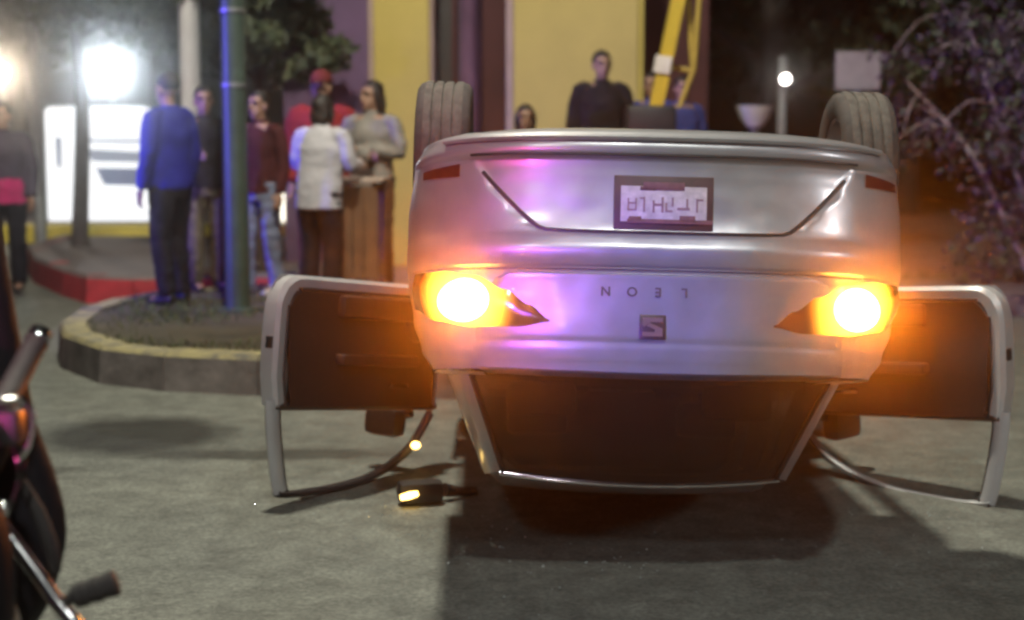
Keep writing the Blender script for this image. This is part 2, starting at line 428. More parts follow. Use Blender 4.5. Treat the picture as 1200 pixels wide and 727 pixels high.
# bumper with recessed plate panel
def recess(l, w):
    if w < .34: return 0.
    hw = interp([(.34, .60), (.42, .56), (.50, .49), (.55, .44), (.568, .40), (.58, .30)], w)
    return .006 * smoothstep(-.016, .016, hw - abs(l)) * smoothstep(.335, .347, w) * smoothstep(.583, .572, w)
bm = BM(); rows = []
ws = [.215 + (.695 - .215) * i / 84 for i in range(85)]
N_L = 150
us = [-1 + 2 * i / N_L for i in range(N_L + 1)]
for w in ws:
    row = []
    for s in us:
        l = math.copysign(1 - (1 - abs(s)) ** 1.25, s) * WID(w)
        p = SURF(l, w); p.y += recess(l, w)
        e = min(1., (.695 - w) / .012)
        if e < 1: p.y += .012 * (1 - e) ** 2
        # crease line along the bulge
        p.y += .006 * math.exp(-((w - .338) / .006) ** 2)
        row.append(p)
    rows.append(row)
# turn the lower edge in beneath the car
rows.insert(0, [Vector((p.x * .96, p.y + .22, p.z + .015)) for p in rows[0]])
grid(bm, rows); obj('bumper', bm, PAINT, car)
# lip bead under the bumper
bm = BM(); tube(bm, [SURF(l, .275, .006) for l in [(-.70 + 1.4 * i / 40) for i in range(41)]], [(.012, .020)] * 41, 8); obj('bumper_lip', bm, PAINT, car)
bm = BM()
for i in (0,):
    tube(bm, [SURF(l, .328, .003) for l in [(-.62 + 1.24 * i / 50) for i in range(51)]], .0045, 6)  # dark line laid along the crease under the lip
obj('bumper_line', bm, BLACKPL, car)
bm = BM(); seam = []
for i in range(61):
    t = i / 60; a = -1 + 2 * t
    s = abs(a)
    # down one side, along the bottom, up the other
    if s > .72: q = (s - .72) / .28; w = .572 - .19 * q ** 1.0; l = math.copysign(.385 + .195 * q ** .85, a)
    else: w = .578 - .006 * (s / .72) ** 4; l = a / .72 * .385
    p = SURF(l, w); p.y += .002; seam.append(p)
tube(bm, seam, .0065, 6); obj('bumper_line', bm, BLACKPL, car)
# quarter panels and inner rear panel (below the trunk lid)
bm = BM(); rows = []
for i in range(31):
    w = .69 + (1.02 - .69) * i / 30; row = []
    for s in us:
        l = math.copysign(1 - (1 - abs(s)) ** 1.25, s) * WID(w); p = SURF(l, w, -.010 if abs(l) < .62 else -.010 * smoothstep(.66, .62, abs(l)))
        if w < .70: p.y += .015
        row.append(p)
    rows.append(row)
grid(bm, rows); obj('quarter_panel', bm, PAINT, car)
# trunk lid: rear face and deck in one skin
def TL(w): return interp([(.706, .47), (.712, .50), (.73, .535), (.77, .56), (.85, .585), (1.0, .60)], w)
bm = BM(); rows = []
for i in range(41):
    w = .706 + (1.0 - .706) * i / 40; hw = TL(w); row = []
    for j in range(61):
        s = -1 + 2 * j / 60; l = s * hw; p = SURF(l, w, .002)
        e = min(min(1, (w - .706) / .012), min(1, (1 - abs(s)) * hw / .012)); p.y += .012 * (1 - e) ** 2
        # licence lamp crease across the lid
        p.y += .004 * math.exp(-((w - .93) / .01) ** 2)
        row.append(p)
    rows.append(row)
for k, (du, dw) in enumerate(((.006, .012), (.02, .018), (.06, .020), (.16, .022), (.30, .024), (.44, .020))):
    rows.append([Vector((p.x * (1 - .02 * k), rows[40][j].y + du, 1.0 + dw + .012 * (1 - (p.x / .6) ** 2))) for j, p in enumerate(rows[40])])
grid(bm, rows); obj('trunk_lid', bm, PAINT, car)
# rear shoulders beside the deck
for sg in (-1, 1):
    bm = BM(); rows = []
    for i in range(25):
        u = .05 + .62 * i / 24; row = []
        for j in range(9):
            t = j / 8; l = lerp(.56, .745, t)
            tt = min(1, l / .745); umin = RC * (1 - max(0, math.cos(math.asin(tt ** (NS / 2)))) ** (2 / NS)) + .04
            uu = umin + (.70 - umin) * i / 24
            row.append(Vector((sg * l, uu, 1.02 + .012 * math.cos(t * math.pi / 2))))
        rows.append(row)
    grid(bm, rows); obj('rear_shoulder', bm, PAINT, car)
# body sides from the rear corner to the nose
def wlow(u):
    b = interp([(.62, .25), (.7, .24), (1.4, .22), (3.0, .21), (4.2, .24)], u)
    for uc in (.98, 3.46):
        q = .35 ** 2 - (u - uc) ** 2
        if q > 0: b = max(b, .27 + math.sqrt(q))
    return b
def wtop(u): return interp([(.6, 1.02), (2.9, .965), (3.2, .93), (4.1, .78), (4.2, .74)], u)
def taper(u): return interp([(.6, 1.), (2.6, 1.0), (3.6, .985), (4.0, .93), (4.2, .86)], u)
ul = [.60 + (4.2 - .60) * i / 120 for i in range(121)]
for sg in (-1, 1):
    bm = BM(); rows = []
    for u in ul:
        a, b = wlow(u), wtop(u)
        rows.append([Vector((sg * WID(lerp(a, b, j / 20)) * taper(u), u, lerp(a, b, j / 20))) for j in range(21)])
    grid(bm, rows, skip=lambda i, j: 1.72 < ul[i] < 2.74 and j > 4)
    obj('body_side', bm, PAINT, car)
# bonnet, front end
bm = BM(); rows = []
for i in range(25):
    u = 2.95 + (4.12 - 2.95) * i / 24
    rows.append([Vector((s / 12 * .745 * taper(u), u, wtop(u) + .055 * (1 - (s / 12) ** 2))) for s in range(-12, 13)])
grid(bm, rows); obj('bonnet', bm, PAINT, car)
bm = BM(); rows = []
for i in range(17):
    w = .22 + (.80 - .22) * i / 16
    rows.append([Vector((s / 20 * .735, 4.20 - .42 * (1 - max(0, 1 - (abs(s) / 20) ** 3.0) ** .5) - (.05 if w > .7 else 0) + .03 * math.sin((w - .2) * 5), w)) for s in range(-20, 21)])
grid(bm, rows); obj('front_bumper', bm, PAINT, car)
bm = BM(); box(bm, (0, 4.205, .45), (.8, .03, .18), bev=.01); obj('grille', bm, BLACKPL, car)
for sg in (-1, 1):
    bm = BM(); ball(bm, (sg * .52, 4.1, .66), (.17, .09, .075)); obj('headlight', bm, CHROME, car)
# underbody
bm = BM(); box(bm, (0, 2.2, .27), (1.18, 3.9, .06), bev=.02)
for uc in (.98, 3.46): tube(bm, [(-.62, uc, .22), (.62, uc, .22)], .04, 8)
box(bm, (0, 1.15, .22), (.9, .5, .12), bev=.04)
box(bm, (0, 2.2, .24), (.25, 2.6, .1), bev=.03); obj('underbody', bm, UNDER, car)
bm = BM(); tube(bm, [(-.15, 3.0, .20), (-.15, 1.6, .19), (-.42, 1.1, .2), (-.45, .6, .28), (-.45, .22, .32)], .028, 10, sub=4); box(bm, (-.36, .50, .33), (.42, .3, .12), bev=.05); obj('exhaust', bm, STEEL, car)
for sg in (-1, 1):
    for uc in (.98, 3.46):
        bm = BM(); rows = []
        for i in range(17):
            a = math.pi * i / 16
            rows.append([Vector((sg * x, uc + .35 * math.cos(a), .27 + .35 * math.sin(a))) for x in (.50, .82)])
        grid(bm, rows); obj('wheel_arch', bm, UNDER, car)
# roof
def RW(u): return interp([(.82, .495), (.95, .53), (1.5, .575), (2.1, .575), (2.4, .54)], u)
def RZ(u): return interp([(.80, 1.375), (.86, 1.398), (1.0, 1.415), (1.5, 1.44), (2.0, 1.44), (2.3, 1.415), (2.42, 1.385)], u)
bm = BM(); rows = []
for i in range(41):
    u = .80 + (2.42 - .80) * i / 40; row = []
    for j in range(33):
        s = -1 + 2 * j / 32; a = abs(s)
        row.append(Vector((s * RW(u), u + (.035 * a ** 2 if u < 1 else -.05 * a ** 2 if u > 2.2 else 0), RZ(u) + .03 * (1 - a * a) - .055 * smoothstep(.86, 1.0, a))))
    rows.append(row)
rows.insert(0, [Vector((p.x, p.y + .02, p.z - .03)) for p in rows[0]])
grid(bm, rows); obj('roof', bm, PAINT, car)
# chrome bead added as the highlight along the rear edge of the roof
bm = BM(); tube(bm, [Vector((s / 20 * .505, .797 + .035 * (s / 20) ** 2, 1.379 + .03 * (1 - (s / 20) ** 2))) for s in range(-20, 21)], [(.010, .008)] * 41, 8); obj('roof_edge_highlight', bm, CHROME, car)
# rear window
bm = BM(); rows = []
for i in range(15):
    t = i / 14; hw = lerp(.61, .49, t)
    rows.append([Vector((s / 12 * hw, lerp(.46, .815, t) - .035 * (1 - (s / 12) ** 2) * (1 - .4 * t) + .03 * (s / 12) ** 2, lerp(1.03, 1.385, t) + .022 * (1 - (s / 12) ** 2) * t)) for s in range(-12, 13)])
grid(bm, rows); obj('rear_window', bm, GLASS, car)
bm = BM()
e0 = [rows[i][0] for i in range(15)]; e1 = [rows[i][24] for i in range(15)]
tube(bm, [p + Vector((0, -.004, 0)) for p in e0], .009, 6); obj('window_seal', bm, RUBBER, car); bm = BM(); tube(bm, [p + Vector((0, -.004, 0)) for p in e1], .009, 6)
obj('window_seal', bm, RUBBER, car)
# C pillars, B pillars, A pillars
def quadpatch(a, b, c, d, n=8, bulge=0., ax=Vector((1, 0, 0))):
    R = []
    for i in range(n + 1):
        t = i / n; p, q = Vector(a).lerp(Vector(d), t), Vector(b).lerp(Vector(c), t)
        R.append([p.lerp(q, j / n) + ax * (bulge * math.sin(math.pi * j / n)) for j in range(n + 1)])
    return R
for sg in (-1, 1):
    v = lambda l, u, w: Vector((sg * l, u, w))
    bm = BM()
    grid(bm, quadpatch(v(.605, .49, 1.03), v(.665, .60, 1.03), v(.540, .93, 1.385), v(.492, .85, 1.375), 8, .02, Vector((sg, -.4, 0)).normalized()))
    grid(bm, quadpatch(v(.665, .60, 1.03), v(.705, .92, 1.02), v(.560, 1.16, 1.395), v(.540, .93, 1.385), 8, .012, Vector((sg, 0, 0))))
    obj('rear_pillar', bm, PAINT, car)
    bm = BM(); grid(bm, quadpatch(v(.735, 1.70, .99), v(.735, 1.78, .99), v(.577, 1.74, 1.40), v(.577, 1.66, 1.40), 4)); grid(bm, quadpatch(v(.68, 1.70, .99), v(.68, 1.78, .99), v(.54, 1.74, 1.40), v(.54, 1.66, 1.40), 4)); obj('middle_pillar', bm, BLACKPL, car)
    bm = BM(); tube(bm, [v(.70, 3.02, .95), v(.64, 2.7, 1.18), v(.545, 2.40, 1.385)], [(.035, .03)] * 3, 8, sub=4); obj('front_pillar', bm, PAINT, car)
    bm = BM(); grid(bm, quadpatch(v(.705, .93, 1.02), v(.725, 1.70, .99), v(.575, 1.66, 1.395), v(.560, 1.17, 1.39), 6, .01, Vector((sg, 0, 0)))); obj('side_window', bm, GLASS, car)
bm = BM(); grid(bm, [[Vector((s / 8 * lerp(.68, .52, t), lerp(3.04, 2.43, t) + .06 * (1 - (s / 8) ** 2), lerp(.96, 1.385, t))) for s in range(-8, 9)] for t in [i / 6 for i in range(7)]]); obj('windscreen', bm, GLASS, car)
# cabin: floor tub, seats, shelf
SEATF = mat('seat_fabric', (.05, .045, .045), .9, var=.3, scale=20, bump=.2)
bm = BM(); box(bm, (0, 2.0, .34), (1.36, 2.3, .04), bev=.01); obj('cabin_floor', bm, SEATF, car)
bm = BM(); box(bm, (0, .72, .98), (1.15, .5, .03), bev=.01); obj('parcel_shelf', bm, SEATF, car)
bm = BM(); box(bm, (0, 1.3, .52), (1.25, .5, .16), bev=.05); box(bm, (0, 1.02, .80), (1.25, .14, .5), Matrix.Rotation(rad(15), 3, 'X'), bev=.05); obj('rear_seat', bm, SEATF, car)
for sg in (-1, 1):
    bm = BM(); box(bm, (sg * .36, 2.25, .5), (.48, .5, .15), bev=.05); box(bm, (sg * .36, 1.95, .80), (.46, .13, .56), Matrix.Rotation(rad(15), 3, 'X'), bev=.05); box(bm, (sg * .36, 1.86, 1.16), (.26, .09, .16), bev=.04); obj('front_seat', bm, SEATF, car)
    bm = BM(); box(bm, (sg * .36, .93, 1.10), (.26, .08, .13), bev=.035); obj('headrest', bm, SEATF, car)
bm = BM(); box(bm, (0, 2.85, .80), (1.3, .35, .3), bev=.06); obj('dashboard', bm, BLACKPL, car)
# wheels
def wheel(l, u, w):
    e = bpy.data.objects.new('wheel', None); C.objects.link(e); e.parent = car; e.location = (l, u, w)
    bm = BM()
    lathe(bm, [(.20, -.085), (.235, -.098), (.275, -.100), (.292, -.088), (.298, -.070)], 'x', 48, mi=0)
    lathe(bm, [(.298, .070), (.292, .088), (.275, .100), (.235, .098), (.20, .085)], 'x', 48, mi=0)
    # tread ribs
    pr = []
    for k in range(4):
        a = -.070 + k * .0375
        pr += [(.300, a), (.302, a + .006), (.302, a + .024), (.300, a + .028), (.293, a + .029), (.293, a + .036)]
    pr[-1] = (.300, .069); pr[-2] = (.300, .066)
    lathe(bm, pr, 'x', 48, mi=1)
    obj('tyre', bm, [TYRE, TREAD], e)
    bm = BM(); sg = 1 if l > 0 else -1
    lathe(bm, [(.205, -.085), (.19, -.08), (.18, 0), (.19, .08), (.205, .085)], 'x', 40)
    lathe(bm, [(.0, sg * .055), (.05, sg * .06), (.06, sg * .04)], 'x', 20)
    for k in range(7):
        a = 2 * math.pi * k / 7; c, s = math.cos(a), math.sin(a)
        tube(bm, [(sg * .05, c * .04, s * .04), (sg * .065, c * .12, s * .12), (sg * .07, c * .19, s * .19)], [(.022, .014)] * 3, 6)
    obj('rim', bm, STEEL, e)
for l in (-.80, .745):
    wheel(l, .98, .200); wheel(l, 3.46, .22)
# tail lights
AMBER = mat('lit_indicator', (1, .55, .12), .3, emit=26., ecol=(1.0, .50, .10))
AMBER2 = mat('lit_side_repeater', (1, .6, .15), .3, emit=9., ecol=(1.0, .62, .16))
def lens_mat(sg):
    # the lens is lit from within by its bulb: brightest next to the bulb
    m = bpy.data.materials.new('lit_lens'); m.use_nodes = True; t = m.node_tree; b = t.nodes['Principled BSDF']
    b.inputs['Base Color'].default_value = (.10, .03, .022, 1); b.inputs['Roughness'].default_value = .18; b.inputs['Coat Weight'].default_value = .8
    tc = t.nodes.new('ShaderNodeTexCoord'); d = t.nodes.new('ShaderNodeVectorMath'); d.operation = 'DISTANCE'
    c = SURF(sg * .63, .80); d.inputs[1].default_value = c; t.links.new(tc.outputs['Object'], d.inputs[0])
    r = t.nodes.new('ShaderNodeMapRange'); r.interpolation_type = 'SMOOTHERSTEP'; r.inputs[1].default_value = .045; r.inputs[2].default_value = .20; r.inputs[3].default_value = 9.0; r.inputs[4].default_value = 0
    t.links.new(d.outputs['Value'], r.inputs[0]); t.links.new(r.outputs[0], b.inputs['Emission Strength'])
    b.inputs['Emission Color'].default_value = (1, .40, .035, 1); return m
def lens_hi(l): return interp([(.355, .868), (.45, .885), (.60, .885), (.72, .865), (.80, .82)], l)
def lens_lo(l): return interp([(.355, .862), (.42, .815), (.50, .765), (.60, .722), (.70, .705), (.80, .705)], l)
for sg in (-1, 1):
    tl = bpy.data.objects.new('tail_light', None); C.objects.link(tl); tl.parent = car
    bm = BM(); rows = []
    for i in range(31):
        l = .355 + (.795 - .355) * i / 30
        row = []
        for j in range(11):
            t = j / 10; w = lerp(lens_lo(l), lens_hi(l), t); p = SURF(sg * l, w, .004 + min(.012, .09 * (lens_hi(l) - lens_lo(l))) * math.sin(math.pi * t)); row.append(p)
        rows.append(row)
    grid(bm, rows); obj('lens', bm, [lens_mat(sg)], tl)
    bm = BM(); rows = []
    for i in range(13):
        a0 = i / 12; rr = a0
        rows.append([SURF(sg * (.63 + .080 * rr * math.cos(q)),   .80 + .070 * rr * math.sin(q), .020 + .012 * (1 - rr * rr)) for q in [2 * math.pi * k / 24 for k in range(24)]])
    grid(bm, rows, close_u=True); obj('indicator', bm, AMBER, tl)
    c = CARM @ SURF(sg * .63, .80, .12)
    lamp('hazard_glow', 'SPOT', c, 165, (1.0, .205, .010), .03, c + Vector((-c.x * .7, -3.0, .45)), 72, .9)
# reflectors in the bumper
for sg in (-1, 1):
    bm = BM(); rows = []
    for i in range(11):
        t = i / 10; l = .655 + .12 * t
        rows.append([SURF(sg * l,   .352 + .042 * q * (1 - .35 * t) + .012 * t, .006) for q in (0, .33, .66, 1)])
    grid(bm, rows); obj('reflector', bm, REDLENS, car)
# number plate: dark surround, pale plate, unreadable raised marks
PLATEM = mat('plate_white', (.52, .44, .45), .5, var=.25, scale=30)
PLATED = mat('plate_print', (.16, .06, .07), .6, var=.3, scale=40)
pl = bpy.data.objects.new('number_plate', None); C.objects.link(pl); pl.parent = car
PU = prof(.48) + .016 - .008
pc = Vector((0.005, PU - .004, .480))
bm = BM(); box(bm, pc, (.315, .012, .176), bev=.004); obj('plate_frame', bm, mat('plate_surround', (.055, .018, .020), .5, var=.3, scale=20), pl)
bm = BM(); box(bm, pc + Vector((0, -.0075, .004)), (.272, .004, .116), bev=.002); obj('plate', bm, PLATEM, pl)
bm = BM()
for (x, z, sx, sz) in ((.0, -.054, .13, .026), (.05, -.046, .05, .012), (-.02, .060, .27, .014), (-.075, .05, .05, .02), (.09, .052, .04, .014)):
    box(bm, pc + Vector((x, -.0115, z)), (sx, .003, sz), bev=.001)
obj('plate_caption', bm, PLATED, pl)
for (x, strokes) in ((.100, ((-.012, 0, .005, .04), (.012, 0, .005, .04), (0, .018, .026, .005), (0, -.004, .026, .005))), (.062, ((0, 0, .006, .05), (.008, -.02, .012, .005))), (.018, ((-.014, 0, .007, .05), (.014, .006, .007, .04), (0, 0, .028, .008))),
                     (-.018, ((-.010, -.01, .006, .03), (.010, .008, .006, .03), (0, .02, .02, .006))), (-.062, ((0, .012, .04, .008), (-.012, -.006, .006, .03))), (-.105, ((0, .0, .006, .045), (-.01, -.018, .02, .006)))):
    bm = BM()
    for dx, dz, sx, sz in strokes: box(bm, pc + Vector((x + dx, -.0105, dz + .006)), (sx, .003, sz))
    obj('plate_mark', bm, mat('plate_mark_ink', (.28, .16, .18), .6), pl, smooth=False)
# badge and letters on the trunk lid
BADGE = mat('badge_dark', (.05, .022, .026), .4, var=.2, scale=20)
BADGES = mat('badge_silver', (.30, .20, .20), .3, .6)
bu = SURF(0.03, .875).y
em = bpy.data.objects.new('emblem', None); C.objects.link(em); em.parent = car; em.location = (.03, bu - .004, .878)
bm = BM(); box(bm, (0, 0, 0), (.084, .010, .080), bev=.003)
es = [e for e in bm.edges]
obj('emblem_plate', bm, BADGE, em)
bm = BM()
def slabpoly(bm, pts, y0, y1):
    a = [bm.verts.new((x, y0, z)) for x, z in pts]; b = [bm.verts.new((x, y1, z)) for x, z in pts]; n = len(pts)
    bm.faces.new(a); bm.faces.new(b)
    for i in range(n): bm.faces.new((a[i], a[(i + 1) % n], b[(i + 1) % n], b[i]))
slabpoly(bm, [(-.032, .030), (.032, .030), (.032, .016), (-.006, .016), (-.008, .008), (.020, -.004), (.010, -.014), (-.032, .004)], -.009, -.004)
slabpoly(bm, [(.032, -.030), (-.032, -.030), (-.032, -.016), (.006, -.016), (.014, -.012), (.026, .0), (.032, -.006)], -.009, -.004)
obj('emblem_sign', bm, BADGES, em, smooth=False)
def textmesh(s, size, depth):
    cu = bpy.data.curves.new('t', 'FONT'); cu.body = s; cu.size = size; cu.extrude = depth; cu.offset = .0006; cu.align_x = 'CENTER'; cu.align_y = 'CENTER'
    o = bpy.data.objects.new('t', cu); C.objects.link(o); dg = bpy.context.evaluated_depsgraph_get(); dg.update()
    me = bpy.data.meshes.new_from_object(o.evaluated_get(dg)); bpy.data.objects.remove(o); return me
LETTERM = mat('letter_chrome_dark', (.12, .09, .10), .4, .4)
for i, ch in enumerate('LEON'):
    me = textmesh(ch, .042, .003); o = link('letter', me, car, LETTERM)
    l = -.098 + i * .083 + .03 - .0
    p = SURF(l, .765, .004)
    o.matrix_local = Matrix.Translation(p) @ Matrix.Rotation(rad(90), 4, 'X')

# doors -----------------------------------------------------------------
HEADP = mat('header_dark', (.12, .10, .095), .5, var=.3, scale=8)
JAMB = mat('door_jamb_paint', (.42, .42, .43), .38, .15, .4, var=.12, scale=3)
LINER = mat('door_liner', (.012, .007, .007), .7, var=.3, scale=6, bump=.2)
def door(tip, hinge_dir, tilt, sgn):
    h = Vector((hinge_dir[0], hinge_dir[1], 0)).normalized()
    ex = h * math.cos(tilt) + Vector((0, 0, math.sin(tilt))); nup = -h * math.sin(tilt) + Vector((0, 0, math.cos(tilt)))
    ez = -nup; ey = ez.cross(ex)
    Rm = Matrix((ex, ey, ez)).transposed().to_4x4()
    Wm = Matrix.Translation(Vector(tip)) @ Rm @ Matrix.Translation((-1.10, 0, -.38))
    e = bpy.data.objects.new('door', None); C.objects.link(e); e.parent = car; e.matrix_parent_inverse = CARM.inverted(); e.matrix_world = Wm
    o = sgn                                     # outward side along local y
    # tip edge leans and is curved; outline helper: x of the tip edge at height w
    tipx = lambda w: interp([(.36, 1.035), (.42, 1.085), (.52, 1.10), (.80, 1.095), (.92, 1.07), (1.30, 1.02)], w)
    bel = lambda w: interp([(.36, .02), (.50, .032), (.66, .038), (.80, .032), (.94, .03)], w)   # bulge of the skin
    # outer skin
    bm = BM(); rows = []
    for i in range(21):
        w = .37 + (.93 - .37) * i / 20
        rows.append([Vector((lerp(0, tipx(w), j / 20), o * (bel(w) + .02) * (1 if j < 20 else .75), w)) for j in range(21)])
    grid(bm, rows); obj('outer_skin', bm, PAINT, e)
    # pressed steel shell edge: bottom, tip and hinge flange (between skin and liner)
    bm = BM(); ring = []
    path = [(0.0, .93), (0.0, .40), (.02, .372)] + [(x, .37) for x in (.2, .4, .6, .8, .93)] + [(.985, .372), (1.03, .384), (1.064, .408), (1.086, .445), (1.098, .50)] + [(tipx(w), w) for w in (.6, .7, .8, .86, .93)]
    cen = Vector((.5, .68))
    R0, R1, R2, R3 = [], [], [], []
    for (x, w) in path:
        d = (cen - Vector((x, w))); 
        inx = Vector((x, w)) + Vector((.062 if x < .05 else (-.066 if x > .985 else 0), .062 if w < .45 else 0))
        mid = Vector((x, w)) + (inx - Vector((x, w))) * .25
        R0.append(Vector((x, o * (bel(w) + .02), w))); R1.append(Vector((x, o * -.015, w)))
        R2.append(Vector((mid.x, o * -.03, mid.y))); R3.append(Vector((inx.x, o * -.022, inx.y)))
    grid(bm, [R0, R1, R2, R3]); obj('door_shell', bm, JAMB, e)
    # raised weather strip on the flange
    bm = BM(); tube(bm, [Vector((lerp(a.x, b.x, .86), o * -.030, lerp(a.z, b.z, .86))) for a, b in zip(R2, R3)], .006, 6); obj('weather_strip', bm, RUBBER, e)
    # liner (inner trim), armrest, handle, pocket
    bm = BM(); rows = []
    for i in range(15):
        w = .435 + (.925 - .435) * i / 14
        rows.append([Vector((lerp(.062, tipx(w) - .069, j / 14), o * (-.024 - .016 * math.sin(math.pi * j / 14) - .022 * smoothstep(.55, .75, w)), w)) for j in range(15)])
    grid(bm, rows); obj('liner', bm, LINER, e)
    bm = BM(); box(bm, (.50, o * -.075, .72), (.52, .07, .05), bev=.018); obj('armrest', bm, DARKTRIM, e)
    bm = BM(); box(bm, (.45, o * -.06, .49), (.60, .05, .10), bev=.02); obj('door_pocket', bm, DARKTRIM, e)
    bm = BM(); lathe(bm, [(0, -.058 * o), (.075, -.058 * o), (.082, -.050 * o), (.085, -.03 * o)], 'y', 20, (.2, 0, .55)); obj('speaker', bm, BLACKPL, e)
    bm = BM(); tube(bm, [(.26, o * -.055, .83), (.30, o * -.075, .835), (.40, o * -.07, .83)], [(.012, .008)] * 3, 6); obj('handle', bm, CHROME, e)
    bm = BM(); tube(bm, [(.62, o * (bel(.8) + .02), .82), (.64, o * (bel(.8) + .05), .82), (.82, o * (bel(.8) + .05), .82), (.84, o * (bel(.8) + .02), .82)], [(.012, .015)] * 4, 6); obj('handle', bm, PAINT, e)
    bm = BM(); box(bm, (1.092, o * .01, .66), (.02, .04, .05), bev=.004); obj('latch', bm, BLACKPL, e)
    # window frame: upright tip post (painted), arched header (rubber over metal), sloping front post
    bm = BM()
    post = [(1.06, .90), (1.048, 1.0), (1.022, 1.12), (.99, 1.24), (.97, 1.292)]
    tube(bm, [Vector((x, 0, w)) for x, w in post], [(.040, .022)] * 5, 10, up=(1, 0, 0), sub=3)
    hd = [(.995, 1.292), (.95, 1.297), (.85, 1.296), (.7, 1.286), (.55, 1.27), (.42, 1.245), (.28, 1.195), (.14, 1.11), (.02, .955)]
    obj('window_post', bm, JAMB, e)
    bm = BM(); tube(bm, [Vector((x, o * -.004, w)) for x, w in hd], [(.008, .020)] * len(hd), 8, up=(0, 0, 1), sub=3); obj('window_header', bm, HEADP if o > 0 else JAMB, e)
    bm = BM(); tube(bm, [Vector((x, o * -.006, w + .014)) for x, w in hd], [(.010, .026)] * len(hd), 8, up=(0, 0, 1), sub=3)
    obj('header_seal', bm, RUBBER, e)
    bm = BM(); tube(bm, [Vector((x - .03, 0, w)) for x, w in post], [(.008, .018)] * 5, 6, up=(1, 0, 0), sub=3); obj('post_seal', bm, RUBBER, e)
    bm = BM(); tube(bm, [(0.0, 0, .93), (1.06, 0, .925)], [(.022, .03)] * 2, 8, up=(0, 0, 1)); obj('belt_moulding', bm, BLACKPL, e)
    # mirror near the hinge, with its lit repeater
    bm = BM(); box(bm, (.16, o * .145, 1.02), (.10, .20, .135), bev=.04); tube(bm, [(.12, o * .02, .965), (.14, o * .09, .99)], .022, 8); obj('mirror', bm, BLACKPL, e)
    return e
dl = door((-.985, 6.74, .985), (-.60, -.80), rad(8), 1)
dr = door((2.055, 6.72, .935), (.70, -.71), rad(5), -1)
def side_lamp(p, r, parent):
    bm = BM(); ball(bm, (0, 0, 0), r, 12); o = obj('side_repeater', bm, AMBER2, parent)
    o.matrix_parent_inverse = CARM.inverted(); o.matrix_world = Matrix.Translation(p); return o
side_lamp(px(487, 522, 7.35), (.022, .018, .018), car)
# broken door mirror lying on the road
bmr = tag(empty('door_mirror', (px(490, 590, 6.78).x, 6.78, 0), rad(15)), 'black door mirror with lit amber repeater lying on the road below the left door', 'car mirror')
bm = BM(); box(bm, (.01, 0, .056), (.20, .12, .10), bev=.042); tube(bm, [(.12, .02, .05), (.20, .05, .03), (.27, .07, .025)], [.03, .022, .02], 10, sub=2); obj('housing', bm, BLACKPL, bmr)
bm = BM(); tube(bm, [(-.085, -.055, .045), (-.05, -.068, .055), (-.015, -.069, .062)], [(.012, .016), (.016, .020), (.010, .014)], 10); obj('repeater', bm, AMBER2, bmr)

# crumbs of safety glass round the wreck
v, f = [], []
for _ in range(260):
    a = random.uniform(0, 6.28); r_ = abs(random.gauss(0, .55)); cx0, cy0 = random.choice(((-.55, 6.6), (1.7, 6.6), (.4, 5.9), (-.3, 6.2)))
    x, y = cx0 + r_ * math.cos(a), cy0 + r_ * math.sin(a) * .8; q = random.uniform(.003, .007); h = q * random.uniform(.6, 1.2); i = len(v); b0 = random.uniform(0, 6.28)
    v += [(x + q * math.cos(b0 + k * 2.1), y + q * math.sin(b0 + k * 2.1), .001) for k in range(3)] + [(x, y, h)]
    f += [(i, i + 1, i + 3), (i + 1, i + 2, i + 3), (i + 2, i, i + 3)]
me = bpy.data.meshes.new('glass_crumbs'); me.from_pydata(v, [], f); tag(link('glass_crumbs', me, None, mat('crumb_glass', (.30, .33, .32), .15, 0, .5)), kind='stuff')

# ================================================================== PEOPLE
SKIN = mat('skin', (.34, .19, .13), .55, var=.15, scale=12)
EYEW = mat('eye', (.03, .02, .02), .3)
LIPS = mat('lips', (.25, .09, .08), .5)
HAIRD = mat('dark_hair', (.018, .013, .012), .55, var=.4, scale=30, bump=.5)
def head_shape(bm, c, yaw, s=1.0, pitch=0.):
    """skull, jaw, nose, ears; faces local +y"""
    R = Matrix.Rotation(yaw, 3, 'Z') @ Matrix.Rotation(pitch, 3, 'X')
    T = lambda x, y, z: Vector(c) + R @ Vector((x * s, y * s, z * s))
    ball(bm, T(0, -.012, .03), (.076 * s, .094 * s, .092 * s), 24, R)
    ball(bm, T(0, .024, -.045), (.058 * s, .064 * s, .072 * s), 20, R)
    ball(bm, T(0, .060, -.095), (.028 * s, .024 * s, .022 * s), 12, R)
    tube(bm, [T(0, .082, .022), T(0, .104, -.022), T(0, .092, -.036)], [.009 * s, .015 * s, .013 * s], 8)
    ball(bm, T(0, .078, -.066), (.024 * s, .016 * s, .013 * s), 10, R)
    ball(bm, T(0, .074, .030), (.05 * s, .018 * s, .012 * s), 10, R)
    for sg in (-1, 1): ball(bm, T(sg * .076, -.004, -.010), (.012 * s, .020 * s, .032 * s), 10, R)
    return T, R
